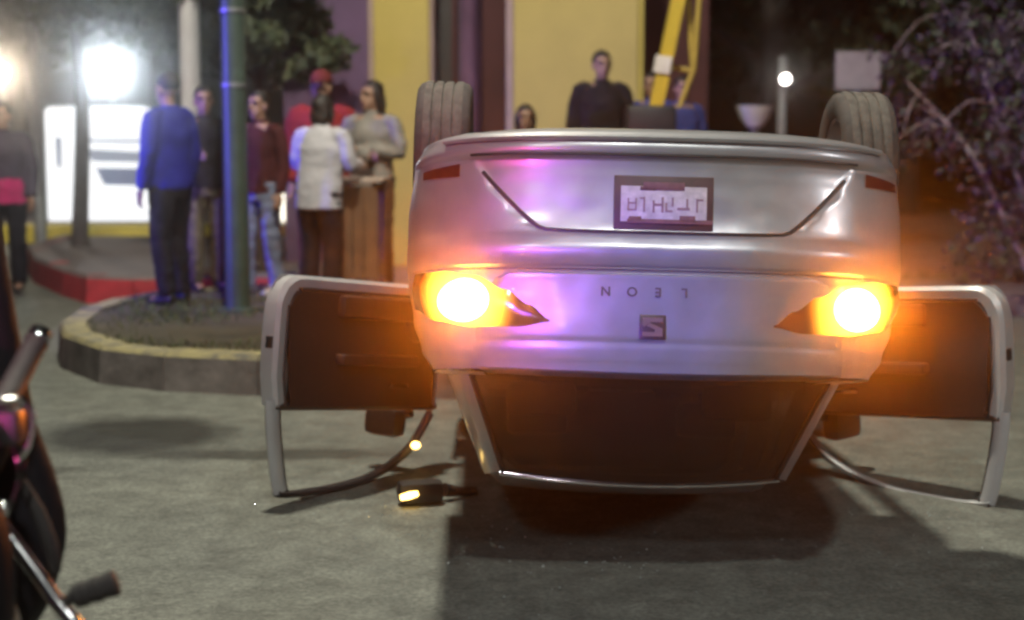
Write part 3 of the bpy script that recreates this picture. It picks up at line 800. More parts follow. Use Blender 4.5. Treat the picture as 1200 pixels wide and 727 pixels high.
def hand(bm, w, d, side, s, curl=.5):
    """palm, four bent fingers of different length, thumb; w wrist, d direction, side: thumb direction"""
    d = Vector(d).normalized(); side = Vector(side); side = (side - d * side.dot(d)).normalized(); nrm = d.cross(side)
    w = Vector(w)
    ball(bm, w + d * .05 * s, (.040 * s, .045 * s, .018 * s), 12, Matrix((side, d, nrm)).transposed())
    for k, (off, L) in enumerate(((.030, .072), (.010, .082), (-.011, .077), (-.031, .060))):
        a = w + d * .082 * s + side * off * s
        b = a + (d * math.cos(curl * .5) + nrm * math.sin(curl * .5)) * L * .5 * s
        c = b + (d * math.cos(curl * 1.6) + nrm * math.sin(curl * 1.6)) * L * .5 * s
        tube(bm, [a - d * .02 * s, a, b, c], [.0095 * s, .0095 * s, .0085 * s, .007 * s], 7)
    a = w + d * .025 * s + side * .028 * s; b = a + (side * .75 + d * .6) * .04 * s; c = b + (d * .9 + side * .2 + nrm * .3) * .03 * s
    tube(bm, [a, b, c], [.012 * s, .011 * s, .008 * s], 7)
def person(label, loc, yaw, H, top, legs, arms='down', hair=HAIRD, hairstyle='short', cap=None, lean=0., headyaw=0., headpitch=0., shoe=None, bulk=1.0, topname='jacket', long_top=0., stride=.0, collar=True, skirt=False):
    s = H / 1.73
    root = tag(empty('person', loc, yaw), label, 'person', 'onlookers at the crash')
    V = lambda x, y, z: Vector((x * s, (y + lean * max(0, z - .92)) * s, z * s))
    hip = [V(sg * .095, 0, .92) for sg in (-1, 1)]
    kn = [V(sg * .105, .03 + sg * stride * .5, .50) for sg in (-1, 1)]
    an = [V(sg * .11, -.01 + sg * stride, .085) for sg in (-1, 1)]
    sh = [V(sg * .185, 0, 1.415) for sg in (-1, 1)]
    AR = {'down': ((.245, -.01, 1.12), (.25, .06, .87)), 'folded': ((.25, .03, 1.14), (-.06, .20, 1.17)), 'forward': ((.25, .06, 1.16), (.17, .33, 1.15)),
          'pockets': ((.29, -.05, 1.14), (.20, .07, .95)), 'hip': ((.36, -.04, 1.16), (.22, .04, 1.0)), 'up': ((.24, .14, 1.22), (.08, .20, 1.42))}
    if isinstance(arms, str): arms = (arms, arms)
    el, wr = [], []
    for k, sg in enumerate((-1, 1)):
        e_, w_ = AR[arms[k]]; el.append(V(sg * e_[0], e_[1], e_[2])); wr.append(V(sg * w_[0], w_[1] + (.03 * k if arms[k] == 'folded' else 0), w_[2] - (.05 * k if arms[k] == 'folded' else 0)))
    hc = V(0, .015 + lean * .1, 1.60)
    # body: one continuous surface
    bm = BM()
    tube(bm, [V(0, 0, .86), V(0, 0, .97), V(0, .005, 1.12), V(0, .005, 1.30), V(0, 0, 1.42), V(0, 0, 1.46)], [(.15 * s, .10 * s), (.16 * s, .105 * s), (.135 * s, .095 * s), (.165 * s, .105 * s), (.15 * s, .085 * s), (.06 * s, .06 * s)], 20, up=(1, 0, 0), sub=3)
    tube(bm, [V(0, 0, 1.42), V(0, .01, 1.50), hc + Vector((0, -.01, -.03)) * s], [.058 * s, .052 * s, .055 * s], 14)
    T, R = head_shape(bm, hc, headyaw, s, headpitch)
    for k in (0, 1):
        tube(bm, [hip[k] + Vector((0, 0, .04 * s)), hip[k].lerp(kn[k], .4), kn[k], kn[k].lerp(an[k], .35) + Vector((0, -.015 * s, 0)), an[k]], [.085 * s, .075 * s, .053 * s, .055 * s, .036 * s], 14, sub=3)
        tube(bm, [sh[k], sh[k].lerp(el[k], .4), el[k], el[k].lerp(wr[k], .4), wr[k]], [.050 * s, .046 * s, .037 * s, .036 * s, .025 * s], 12, sub=2)
        ball(bm, an[k] + Vector((0, .07, -.045)) * s, (.042 * s, .11 * s, .035 * s), 12)
        sg = (-1, 1)[k]
        dd = (wr[k] - el[k]).normalized()
        hand(bm, wr[k], dd, (-sg * .4, .8, .3) if abs(dd.z) > .6 else (0, .2, 1), s)
    me = remeshed(bm, .0085 * s, 2); link('body', me, root, SKIN)
    # face
    for sg in (-1, 1):
        bm = BM(); ball(bm, T(sg * .030, .077, .012), (.013 * s, .010 * s, .008 * s), 8, R); obj('eye', bm, EYEW, root)
        bm = BM(); tube(bm, [T(sg * .012, .090, .034), T(sg * .032, .091, .040), T(sg * .052, .076, .032)], .005 * s, 6); obj('eyebrow', bm, hair, root)
    bm = BM(); tube(bm, [T(-.022, .087, -.067), T(0, .096, -.064), T(.022, .087, -.067)], [.003 * s, .0075 * s, .003 * s], 6); obj('mouth', bm, LIPS, root)
    # hair
    bm = BM()
    if hairstyle in ('short', 'cap'):
        ball(bm, T(0, -.020, .045), (.082 * s, .097 * s, .092 * s), 20, R)
        bmesh.ops.delete(bm, geom=[v for v in bm.verts if (R.transposed() @ (v.co - hc)).y > .045 * s and (R.transposed() @ (v.co - hc)).z < .075 * s or (R.transposed() @ (v.co - hc)).z < -.02 * s], context='VERTS')
        bmesh.ops.solidify(bm, geom=bm.faces[:], thickness=.006)
        obj('hair', bm, hair, root)
    else:
        L = {'long': -.24, 'bob': -.12, 'bun': -.05}[hairstyle]
        ball(bm, T(0, -.022, .042), (.086 * s, .100 * s, .094 * s), 20, R)
        tube(bm, [T(0, -.05, .03), T(0, -.075, -.06), T(0, -.085, L)], [(.082 * s, .06 * s), (.088 * s, .045 * s), (.06 * s, .03 * s)], 14, up=R @ Vector((1, 0, 0)), sub=3)
        for sg in (-1, 1): tube(bm, [T(sg * .07, .0, .06), T(sg * .082, -.005, -.03), T(sg * .078, -.02, max(L, -.15))], [.024 * s, .026 * s, .014 * s], 8, sub=2)
        if hairstyle == 'bun': ball(bm, T(0, -.11, .08), .045 * s, 12)
        me = remeshed(bm, .010 * s, 1, .006, 30)
        bm = BM(); bm.from_mesh(me)
        # open the face
        bmesh.ops.delete(bm, geom=[v for v in bm.verts if (R.transposed() @ (v.co - hc)).y > .038 * s and (R.transposed() @ (v.co - hc)).z < .07 * s], context='VERTS')
        obj('hair', bm, hair, root)
    if cap:
        bm = BM(); ball(bm, T(0, -.012, .062), (.089 * s, .104 * s, .085 * s), 20, R)
        bmesh.ops.delete(bm, geom=[v for v in bm.verts if (R.transposed() @ (v.co - hc)).z < .048 * s], context='VERTS')
        rows = []
        for i in range(5):
            t = i / 4; rows.append([T(.075 * math.sin(a), .07 + (.03 + .075 * t) * math.cos(a), .055 - .012 * t) for a in [-1.3 + 2.6 * j / 10 for j in range(11)]])
        grid(bm, rows); bmesh.ops.solidify(bm, geom=bm.faces[:], thickness=.005); obj('cap', bm, cap, root)
    # trousers
    b = bulk
    bm = BM()
    tube(bm, [V(0, 0, .80), V(0, 0, .90), V(0, 0, 1.0)], [(.155 * s * b, .11 * s * b), (.175 * s * b, .122 * s * b), (.155 * s * b, .112 * s * b)], 20, up=(1, 0, 0), sub=2)
    for k in (0, 1):
        tube(bm, [hip[k] + Vector((0, 0, .03 * s)), hip[k].lerp(kn[k], .4), kn[k], kn[k].lerp(an[k], .5), an[k] + Vector((0, 0, -.01 * s))], [.096 * s * b, .090 * s * b, .075 * s * b, .070 * s * b, .066 * s * b], 14, sub=3)
    me = remeshed(bm, .013 * s, 2, .010 * s, 10, yaw + H); link('trousers', me, root, legs)
    # shoes
    for k in (0, 1):
        bm = BM(); a = an[k]
        tube(bm, [a + Vector((0, -.055, -.035)) * s, a + Vector((0, .0, -.025)) * s, a + Vector((0, .08, -.045)) * s, a + Vector((0, .15, -.058)) * s, a + Vector((0, .185, -.062)) * s], [(.035 * s, .042 * s), (.052 * s, .045 * s), (.036 * s, .050 * s), (.026 * s, .046 * s), (.014 * s, .03 * s)], 12, up=(0, 0, 1), sub=3)
        obj('shoe', bm, shoe or SHOED, root)
    # top garment with sleeves and collar
    bm = BM(); lo = .86 - long_top
    tube(bm, [V(0, 0, lo), V(0, 0, .98), V(0, .005, 1.12), V(0, .008, 1.28), V(0, .0, 1.40), V(0, 0, 1.455)], [(.182 * s * b, .128 * s * b), (.178 * s * b, .125 * s * b), (.172 * s * b, .122 * s * b), (.186 * s * b, .128 * s * b), (.150 * s * b, .098 * s * b), (.075 * s, .070 * s)], 22, up=(1, 0, 0), sub=3)
    if collar: tube(bm, [V(0, .0, 1.43), V(0, -.004, 1.485)], [(.078 * s, .074 * s), (.074 * s, .070 * s)], 18, up=(1, 0, 0))
    for k in (0, 1):
        tube(bm, [sh[k] + Vector((-(-1, 1)[k] * .07, 0, -.02)) * s, sh[k] + Vector((0, 0, -.025)) * s, sh[k].lerp(el[k], .5), el[k], el[k].lerp(wr[k], .5), wr[k]], [.06 * s * b, .063 * s * b, .064 * s * b, .058 * s * b, .052 * s * b, .044 * s * b], 14, sub=2)
    me = remeshed(bm, .013 * s, 3, .008 * s, 8, yaw * 3 + H * 7); link(topname, me, root, top)
    return root
SHOED = mat('dark_shoe', (.02, .018, .018), .6, var=.3, scale=20)
SHOEW = mat('white_shoe', (.55, .52, .52), .6, var=.2, scale=20)
cl = lambda n, c, v=.3: mat(n, c, .9, var=v, scale=7, bump=.35, spec=.12)
BLUEJ = cl('blue_jacket', (.02, .02, .24)); DKTR = cl('dark_trousers', (.012, .011, .016)); BLKJ = cl('black_jacket', (.022, .018, .020)); KHAKI = cl('khaki_trousers', (.13, .11, .075))
MARO = cl('maroon_top', (.06, .016, .018)); JEANS = cl('pale_jeans', (.17, .19, .27)); WHITET = cl('white_sweatshirt', (.46, .44, .47), .06); REDJ = cl('red_jacket', (.26, .028, .035)); GREYT = cl('grey_sweater', (.24, .22, .20))
BROWNT = cl('brown_trousers', (.09, .045, .03)); REDC = cl('red_cap', (.15, .03, .03)); GREYJ = cl('grey_jacket', (.06, .05, .075)); MAGT = cl('magenta_shirt', (.42, .03, .14)); BLUES = cl('blue_uniform', (.05, .06, .22))
def at(cx, d, z=.17): return (X(cx, d), d, z)
person('person in blue jacket and dark trousers seen from behind near the green pole', at(201, 12.2, .225), rad(60), 1.75, BLUEJ, DKTR, 'down', headyaw=rad(-5), stride=.03, bulk=1.08)
person('person in black jacket and khaki trousers between the blue jacket and the green pole', at(241, 13.2, .225), rad(-150), 1.66, BLKJ, KHAKI, 'forward', headyaw=rad(-15), bulk=1.05)
person('person in maroon top and pale blue jeans right behind the green pole', at(306, 12.9, .225), rad(150), 1.62, MARO, JEANS, 'down', shoe=SHOEW, stride=.06)
person('person with dark hair in a white sweatshirt with back turned beside the brown stall', at(374, 12.1, .225), rad(-25), 1.58, WHITET, DKTR, ('forward', 'forward'), hairstyle='bob', bulk=1.15, long_top=.06, lean=.1)
person('person in red jacket and red cap behind the white sweatshirt', at(378, 13.6, .17), rad(-170), 1.84, REDJ, BROWNT, ('hip', 'down'), cap=REDC, bulk=1.22, headyaw=rad(-25))
person('person with dark hair in a grey sweater with folded arms beside the yellow pilaster', at(437, 13.1, .225), rad(165), 1.70, GREYT, BROWNT, 'folded', hairstyle='long', headyaw=rad(-30))
person('dark haired person whose head just shows above the car left of the black jacket', at(616, 14.0, .17), rad(170), 1.57, BLKJ, DKTR, 'down', hairstyle='bob', headyaw=rad(15))
person('person in black jacket standing in front of the yellow wall', at(704, 14.6, .42), rad(185), 1.80, BLKJ, DKTR, 'down', bulk=1.12, headyaw=rad(8))
person('person in blue uniform half hidden on the left side of the yellow boom', at(763, 15.0, .42), rad(160), 1.62, BLUES, DKTR, 'down', hair=HAIRD)
person('person in blue uniform half hidden on the right side of the yellow boom', at(797, 14.8, .42), rad(200), 1.58, BLUES, DKTR, 'down', hair=HAIRD)
pm = person('person in grey jacket over a magenta shirt cut by the left picture edge', at(6, 14.8, .05), rad(190), 1.72, GREYJ, DKTR, 'down', bulk=1.1, headyaw=rad(-20))
for ch in [c for c in pm.children if c.name.startswith('jacket')]:
    pass
bm = BM(); tube(bm, [(0, 0, .80), (0, 0, .95), (0, 0, 1.04)], [(.205, .152), (.203, .148), (.19, .138)], 20, up=(1, 0, 0), sub=3); me = remeshed(bm, .013, 2, .012, 9); link('shirt', me, pm, MAGT)

# ================================================================== STREET FURNITURE
GREENP = mat('dark_green_paint', (.045, .065, .05), .45, var=.3, scale=5)
WHITEP = mat('white_pole_paint', (.72, .72, .72), .45, var=.1, scale=5)
GREYP = mat('grey_galvanised', (.30, .33, .33), .5, .3, var=.2, scale=5)
# dark green pole on the island
pole = tag(empty('pole', at(277, 11.8, .225)), 'dark green painted pole standing on the grass island', 'pole')
bm = BM(); lathe(bm, [(.098, 0), (.096, .02), (.092, .05), (.085, 3.0), (.080, 6.0)], 'z', 24); obj('shaft', bm, GREENP, pole)
bm = BM(); lathe(bm, [(.0, .0), (.15, .0), (.15, .02), (.10, .03)], 'z', 24); obj('base_flange', bm, GREENP, pole)
bm = BM()
for z in (1.62, 2.15):
    bm = BM(); lathe(bm, [(.089, z), (.096, z + .005), (.096, z + .03), (.089, z + .035)], 'z', 24); obj('clamp', bm, STEEL, pole)
# white pole farther back
wp = tag(empty('pole', at(227, 15.2, .17)), 'white painted round pole rising behind the people left of the green pole', 'pole')
bm = BM(); lathe(bm, [(.095, 0), (.095, 6.0)], 'z', 24); obj('shaft', bm, WHITEP, wp)
bm = BM(); lathe(bm, [(.0, 0), (.16, .0), (.16, .025), (.10, .04)], 'z', 24); obj('base_flange', bm, WHITEP, wp)
# thin grey pole at the left
gp = tag(empty('pole', at(47, 18.8, .0)), 'thin pale grey galvanised pole left of the glowing white panel', 'pole')
bm = BM(); lathe(bm, [(.075, 0), (.065, 2.8), (.06, 5.2)], 'z', 16); obj('shaft', bm, GREYP, gp)
bm = BM(); lathe(bm, [(0, 0), (.13, .0), (.13, .03), (.08, .05)], 'z', 16); obj('base_flange', bm, GREYP, gp)
# glowing white panel with blue-grey print
def panel_mat():
    m = bpy.data.materials.new('backlit_panel'); m.use_nodes = True; t = m.node_tree; b = t.nodes['Principled BSDF']
    b.inputs['Base Color'].default_value = (.8, .82, .85, 1); b.inputs['Emission Color'].default_value = (.92, .96, 1, 1); b.inputs['Emission Strength'].default_value = 1.1; return m
PANW = panel_mat(); PANB = mat('panel_blue_print', (.25, .3, .45), .5, emit=.16, ecol=(.5, .6, 1.0)); PANG = mat('panel_grey_print', (.3, .33, .4), .5, emit=.28, ecol=(.7, .78, 1.0))
sp = tag(empty('display_panel', (X(117, 22.0), 22.0, .225)), 'glowing white display panel with blue grey print by the yellow kerb', 'display panel')
k = 22.0 / FPX
def R2(c, r): return ((c - 117) * k, 1.65 - (r - 135) * k - .225)
bm = BM()
def rrect(x0, z0, x1, z1, r, n=6):
    pts = []
    for cx_, cz_, a0 in ((x1 - r, z1 - r, 0), (x0 + r, z1 - r, 90), (x0 + r, z0 + r, 180), (x1 - r, z0 + r, 270)):
        pts += [(cx_ + r * math.cos(rad(a0 + 90 * i / n)), cz_ + r * math.sin(rad(a0 + 90 * i / n))) for i in range(n + 1)]
    return pts
x0, z1 = R2(57, 125); x1, z0 = R2(180, 264)
slabpoly(bm, rrect(x0, z0, x1, z1, .10), -.03, .10); obj('light_box', bm, PANW, sp, smooth=False)
bm = BM(); slabpoly(bm, rrect(x0 - .03, z0 - .03, x1 + .03, z1 + .03, .12), .02, .16); obj('casing', bm, GREYP, sp, smooth=False)
for pts in ([(98, 162), (176, 164), (176, 168), (98, 166)], [(98, 174), (176, 178), (176, 190), (112, 189), (104, 180)], [(114, 196), (176, 197), (176, 217), (124, 216)], [(68, 160), (76, 160), (75, 196), (69, 196)]):
    bm = BM(); slabpoly(bm, [R2(*p) for p in pts], -.036, -.028); obj('print_band', bm, PANB if pts[0][0] == 114 else PANG, sp, smooth=False)
for c in (70, 165):
    bm = BM(); a = R2(c, 264); box(bm, (a[0], .06, (a[1]) / 2), (.06, .06, a[1]), bev=.005); obj('foot', bm, GREYP, sp, smooth=False)

# lamps: floodlights and small far lights ------------------------------------
HEADM = mat('lamp_housing', (.12, .12, .12), .5, .3, var=.2, scale=6)
def flood(label, cx, cy_, d, zb, col, emit, power, size=.22, group=None, pole_m=GREYP):
    p = px(cx, cy_, d); e = tag(empty('floodlight', (p.x, p.y, zb)), label, 'floodlight', group); h = p.z - zb
    bm = BM(); lathe(bm, [(.06, 0), (.05, h + .25)], 'z', 12, (0, .22, 0)); obj('post', bm, pole_m, e)
    bm = BM(); box(bm, (0, .09, h), (size * 1.7, .10, size * 1.35), bev=.02); tube(bm, [(0, .12, h), (0, .22, h)], .025, 8); obj('housing', bm, HEADM, e)
    bm = BM()
    if size < .15: ball(bm, (0, .03, h), (size * .62, .05, size * .62), 18)
    else: lathe(bm, [(0, .005), (size * .5, .012), (size * .68, .03), (size * .7, .06)], 'y', 28, (0, 0, h))
    obj('lens', bm, mat('flood_lens_%d' % cx, col, .3, emit=emit, ecol=col), e)
    if power:
        l = lamp('floodlight_glow', 'SPOT', (p.x, p.y - .02, p.z), power, col, .08, (p.x * .1, 2, 1.5), 90, .8)
    return e
flood('bright white floodlight glaring above the glowing display panel', 127, 84, 24.0, .225, (.82, .93, 1.0), 60, 330, .2)
flood('warm white floodlight glaring at the left picture edge', -2, 86, 24.5, .225, (1.0, .82, .62), 50, 190, .2)
flood('small warm lamp glowing beside the purple wall', 342, 91, 24, .0, (1.0, .75, .45), 9, 6, .12)
flood('small white lamp on a pale post right of the yellow boom', 921, 93, 17.5, .12, (1.0, .92, .85), 14, 2.5, .085)
# low lit white sign between the people
ls = tag(empty('lit_sign', at(326, 21.5, 0)), 'small glowing white box sign low between the pole and the white sweatshirt', 'sign')
bm = BM(); box(bm, (0, 0, .46), (.24, .10, .42), bev=.03); obj('light_box', bm, mat('sign_glow', (.9, .88, .75), .5, emit=2.6, ecol=(1, .95, .78)), ls)
bm = BM(); box(bm, (0, .02, .125), (.10, .08, .25), bev=.01); obj('foot', bm, HEADM, ls)

# brown stall / counter beside the white sweatshirt
WOODB = mat('brown_wood', (.14, .075, .04), .7, var=.4, scale=3, bump=.2); PALETOP = mat('pale_board', (.42, .33, .28), .6, var=.2, scale=5)
st = tag(empty('counter', at(418, 12.4, .225), rad(-4)), 'brown wooden counter with a pale top beside the white sweatshirt', 'counter')
bm = BM(); box(bm, (0, 0, .935), (.46, .44, .03), bev=.008); obj('counter_top', bm, PALETOP, st, smooth=False)
for sx in (-.17, .17):
    for sy in (-.16, .16):
        bm = BM(); box(bm, (sx, sy, .459), (.045, .045, .916), bev=.004); obj('leg', bm, WOODB, st, smooth=False)
for i in range(4):
    bm = BM(); box(bm, (-.1275 + .085 * i, -.19, .54), (.08, .016, .70), bev=.004); obj('board', bm, WOODB, st, smooth=False)
bm = BM(); box(bm, (0, 0, .30), (.30, .28, .02), bev=.004); obj('shelf', bm, WOODB, st, smooth=False)

# yellow recovery boom with struts and winch
YBOOM = mat('boom_yellow', (.55, .38, .03), .5, var=.2, scale=5); YTHIN = mat('rail_yellow', (.42, .30, .06), .6, var=.2, scale=5)
bo = tag(empty('recovery_boom', (X(772, 13.2), 13.2, .17)), 'yellow slanting recovery boom with thin struts right of the yellow wall', 'recovery boom')
o0 = Vector(bo.location); Q = lambda c, r, d=13.2: px(c, r, d) - o0
bm = BM(); a, b_ = Q(768, 128), Q(803, -40); tube(bm, [a, b_], [(.075, .075)] * 2, 4, up=(1, 1, 0)); obj('boom', bm, YBOOM, bo, smooth=False)
bm = BM(); a, b_ = Q(774.5, 86, 13.19), Q(778, 66, 13.19); tube(bm, [a, b_], [(.088, .088)] * 2, 4, up=(1, 1, 0)); obj('white_band', bm, mat('band_white', (.72, .66, .62), .6, var=.15, scale=6), bo, smooth=False)
for (c0, r0, c1, r1) in ((812, 84, 804, -40), (813, 84, 822, -40), (778, 77, 812, 84), (812, 84, 796, 126)):
    bm = BM(); tube(bm, [Q(c0, r0, 13.3), Q(c1, r1, 13.3)], .022, 8); obj('strut', bm, YTHIN, bo)
bm = BM(); q = Q(762, 150); box(bm, (q.x, 0, q.z), (.40, .36, .36), bev=.04); obj('winch_box', bm, BLACKPL, bo)
bm = BM(); box(bm, (q.x, 0, (q.z - .18) / 2), (.22, .24, q.z - .18), bev=.02); obj('mast', bm, BLACKPL, bo)
bm = BM(); box(bm, (q.x, 0, .04), (.8, .7, .08), bev=.015); obj('base', bm, BLACKPL, bo)
# pale board sign and white planter at right
sg_ = tag(empty('board_sign', at(1001, 17.0, .13)), 'pale grey square board on a post above the right rear wheel', 'sign')
kk = 17.0 / FPX
bm = BM(); box(bm, (0, 0, 1.65 + (135 - 84) * kk - .13), (52 * kk, .03, 44 * kk), bev=.006); obj('board', bm, mat('pale_board_sign', (.32, .29, .26), .7, var=.25, scale=3), sg_, smooth=False)
bm = BM(); box(bm, (0, .04, .95), (.06, .04, 1.9), bev=.005); obj('post', bm, GREYP, sg_, smooth=False)
wpn = tag(empty('planter', at(882, 17.0, .13)), 'white bowl shaped planter on a dark pedestal behind the car', 'planter')
bm = BM(); zt = 1.65 + (135 - 124) * kk - .13; rr_ = 23.5 * kk
lathe(bm, [(.0, zt - .22), (rr_ * .42, zt - .22), (rr_ * .72, zt - .13), (rr_ * .98, zt), (rr_ * .93, zt), (rr_ * .66, zt - .12), (0, zt - .16)], 'z', 24); obj('bowl', bm, mat('planter_white', (.62, .60, .55), .6, var=.15, scale=5), wpn)
bm = BM(); lathe(bm, [(.18, 0), (.16, .05), (.06, .12), (.055, zt - .25), (.09, zt - .215)], 'z', 20); obj('pedestal', bm, HEADM, wpn)

# ================================================================== TREES
BARK = mat('bark', (.055, .042, .036), .9, var=.4, scale=9, bump=.6)
PALEB = mat('pale_bark', (.26, .20, .20), .85, var=.3, scale=9, bump=.4)
LEAFA = mat('leaf_dark', (.045, .06, .03), .6, var=.5, scale=3); LEAFB = mat('leaf_mid', (.075, .085, .045), .6, var=.5, scale=3); LEAFP = mat('leaf_purple_lit', (.052, .032, .046), .6, var=.5, scale=4)  # shrub leaves carry the purple beacon light in their colour
def leaves_mesh(name, clumps, n, size, mats, parent):
    v, f, mi = [], [], []
    tw = sum(c[1] ** 3 for c in clumps)
    for (c, r, sq) in clumps:
        for _ in range(int(n * r ** 3 / tw) + 1):
            d = Vector((random.gauss(0, 1), random.gauss(0, 1), random.gauss(0, 1))).normalized() * r * random.uniform(.25, 1) ** .6
            d.z *= sq; p = Vector(c) + d
            a = Vector((random.gauss(0, 1), random.gauss(0, 1), random.gauss(0, .7))).normalized(); b_ = a.orthogonal().normalized()
            b_ = (Matrix.Rotation(random.uniform(0, 6.28), 3, a) @ b_); L = size * random.uniform(.6, 1.4); w = L * .28
            i = len(v); sd = a.cross(b_)
            v += [tuple(p - b_ * L * .5), tuple(p + sd * w + a * L * .06), tuple(p + b_ * L * .5 - a * L * .12), tuple(p - sd * w + a * L * .06)]
            f.append((i, i + 1, i + 2, i + 3)); mi.append(random.randrange(len(mats)))
    me = bpy.data.meshes.new(name); me.from_pydata(v, [], f); o = link(name, me, parent, mats)
    for p, q in zip(me.polygons, mi): p.material_index = q
    return o
def tree(label, loc, h, crown_r, n, leaf, mats, lean=0., trunk_r=.13, first=.5, nbr=8, cat='tree', bark=BARK, sq=.75, group=None, spread=1.):
    t = tag(empty('tree', loc), label, cat, group); bm = BM()
    top = Vector((lean, 0, h * .78)); trunk = [Vector((0, 0, -.05)), Vector((0, 0, .12)), Vector((lean * .3 + .04, .03, h * .35)), Vector((lean * .7 - .03, -.02, h * .58)), top]
    tube(bm, trunk, [trunk_r * 1.7, trunk_r * 1.1, trunk_r * .9, trunk_r * .7, trunk_r * .3], 12, sub=4); clumps = []
    bms = BM()
    for i in range(nbr):
        a = 2.4 * i + random.uniform(-.4, .4); s = lerp(first, .98, i / max(1, nbr - 1)); z = h * .78 * s
        b0 = Vector((lean * s, 0, z)); L = crown_r * random.uniform(.65, 1.0) * spread; d = Vector((math.cos(a), math.sin(a), random.uniform(.15, .7)))
        m_ = b0 + d * L * .5 + Vector((0, 0, .05)); e = b0 + d * L
        tube(bm, [b0, m_, e], [trunk_r * .42, trunk_r * .28, trunk_r * .1], 7, sub=2)
        for j in range(4):
            q = b0.lerp(e, random.uniform(.5, 1.0)); e2 = q + Vector((random.gauss(0, .5), random.gauss(0, .5), random.uniform(-.2, .6))) * crown_r * .45
            tube(bm, [q, q.lerp(e2, .5) + Vector((0, 0, .04)), e2], [trunk_r * .14, trunk_r * .1, trunk_r * .04], 5)
            clumps.append((e2, crown_r * random.uniform(.22, .42), sq))
        clumps.append((e, crown_r * random.uniform(.3, .5), sq))
    clumps.append((top + Vector((0, 0, crown_r * .2)), crown_r * .55, sq))
    obj('trunk', bm, bark, t)
    leaves_mesh('crown', clumps, n, leaf, mats, t)
    return t
tree('slim dark tree on the red kerbed island before the glowing panel', (X(93, 17.6), 17.6, .24), 4.2, 1.25, 5200, .13, [LEAFA, LEAFB], trunk_r=.085, first=.68, lean=.06)
tree('dark leafy tree directly behind the dark green pole', (X(304, 15.6), 15.6, .17), 4.6, .72, 5000, .12, [LEAFA, LEAFA, LEAFB], trunk_r=.09, first=.45, nbr=10)
tree('tall dark tree between the white pole and the purple wall', (X(350, 27), 27, 0), 7.0, 2.6, 7000, .2, [LEAFA, LEAFB], trunk_r=.18, first=.4)
tree('tall tree far behind the glowing panel at the left', (X(20, 31), 31, 0), 8.0, 3.2, 9000, .24, [LEAFA, LEAFB], trunk_r=.22, first=.45)
tree('tall tree far behind the white pole', (X(190, 32), 32, 0), 8.5, 3.2, 9000, .24, [LEAFA, LEAFB], trunk_r=.22, first=.4)
tree('dark spreading tree behind the small white lamp at right', (X(900, 24), 24, .12), 6.5, 2.6, 8000, .2, [LEAFA, LEAFA, LEAFB], trunk_r=.2, first=.35)
tree('dark tree behind the pale square board at right', (X(1060, 26), 26, .12), 7.5, 3.0, 9000, .2, [LEAFA, LEAFA, LEAFB], trunk_r=.2, first=.3)
tree('dark tree at the far right edge behind the tangled shrub', (X(1210, 24), 24, .12), 7.5, 3.0, 9000, .2, [LEAFA, LEAFA, LEAFB], trunk_r=.2, first=.3)
tree('dark tree behind the yellow boom and maroon wall', (X(800, 30), 30, .0), 8.5, 3.2, 8000, .24, [LEAFA, LEAFA], trunk_r=.2, first=.35)
# tangled shrub with pale bare branches on the verge
sh = tag(empty('shrub', (4.85, 13.6, .12)), 'tangled purple lit shrub with pale bare branches on the right verge', 'shrub')
bm = BM(); cl_ = []
for i in range(16):
    a = random.uniform(0, 6.28); b0 = Vector((random.uniform(-.5, .8), random.uniform(-.3, .3), 0)); r_ = random.uniform(.9, 1.5)
    e = b0 + Vector((math.cos(a) * r_, math.sin(a) * .8, random.uniform(1.0, 2.7)))
    m_ = b0.lerp(e, .5) + Vector((random.gauss(0, .15), random.gauss(0, .15), .25))
    tube(bm, [b0, m_, e], [.035, .026, .010], 7, sub=4)
    for j in range(6):
        q = m_.lerp(e, random.uniform(0, 1)); e2 = q + Vector((random.gauss(0, .42), random.gauss(0, .35), random.uniform(-.35, .25)))
        tube(bm, [q, q.lerp(e2, .5) + Vector((0, 0, .12)), e2], [.014, .010, .005], 5, sub=3); cl_.append((e2, random.uniform(.18, .36), .8))
    cl_.append((e, .34, .8)); cl_.append((m_, .4, .8))
for i in range(16): cl_.append((Vector((random.uniform(-1.1, 1.6), random.uniform(-.5, .6), random.uniform(.35, 1.0))), .36, .8))
obj('branches', bm, PALEB, sh); leaves_mesh('crown', cl_, 9500, .085, [LEAFP, LEAFA, LEAFP], sh)

# ================================================================== MOTORCYCLE at the lower left
BIKEB = mat('bike_black_paint', (.009, .008, .011), .6, 0, 0, var=.2, scale=4, spec=.15)
mb = tag(empty('motorcycle', (-1.30, 2.75, 0), rad(-4)), 'black motorcycle with chrome crash bar cut by the lower left corner', 'motorcycle')
MB_ = lambda c, r, d: mb.matrix_basis.inverted() @ px(c, r, d)
def mw(y):
    e = bpy.data.objects.new('wheel', None); C.objects.link(e); e.parent = mb; e.location = (0, y, .31)
    bm = BM(); lathe(bm, [(.22, -.05), (.26, -.065), (.295, -.055), (.312, -.02), (.315, 0), (.312, .02), (.295, .055), (.26, .065), (.22, .05)], 'x', 40); obj('tyre', bm, TYRE, e)
    bm = BM(); lathe(bm, [(.225, -.045), (.205, -.02), (.205, .02), (.225, .045)], 'x', 40); lathe(bm, [(.0, -.07), (.05, -.07), (.05, .07), (0, .07)], 'x', 16)
    for i in range(9):
        a = 2 * math.pi * i / 9; tube(bm, [(0, .04 * math.cos(a), .04 * math.sin(a)), (0, .21 * math.cos(a), .21 * math.sin(a))], .009, 6)
    obj('rim', bm, CHROME, e)
mw(-.72); mw(.78)
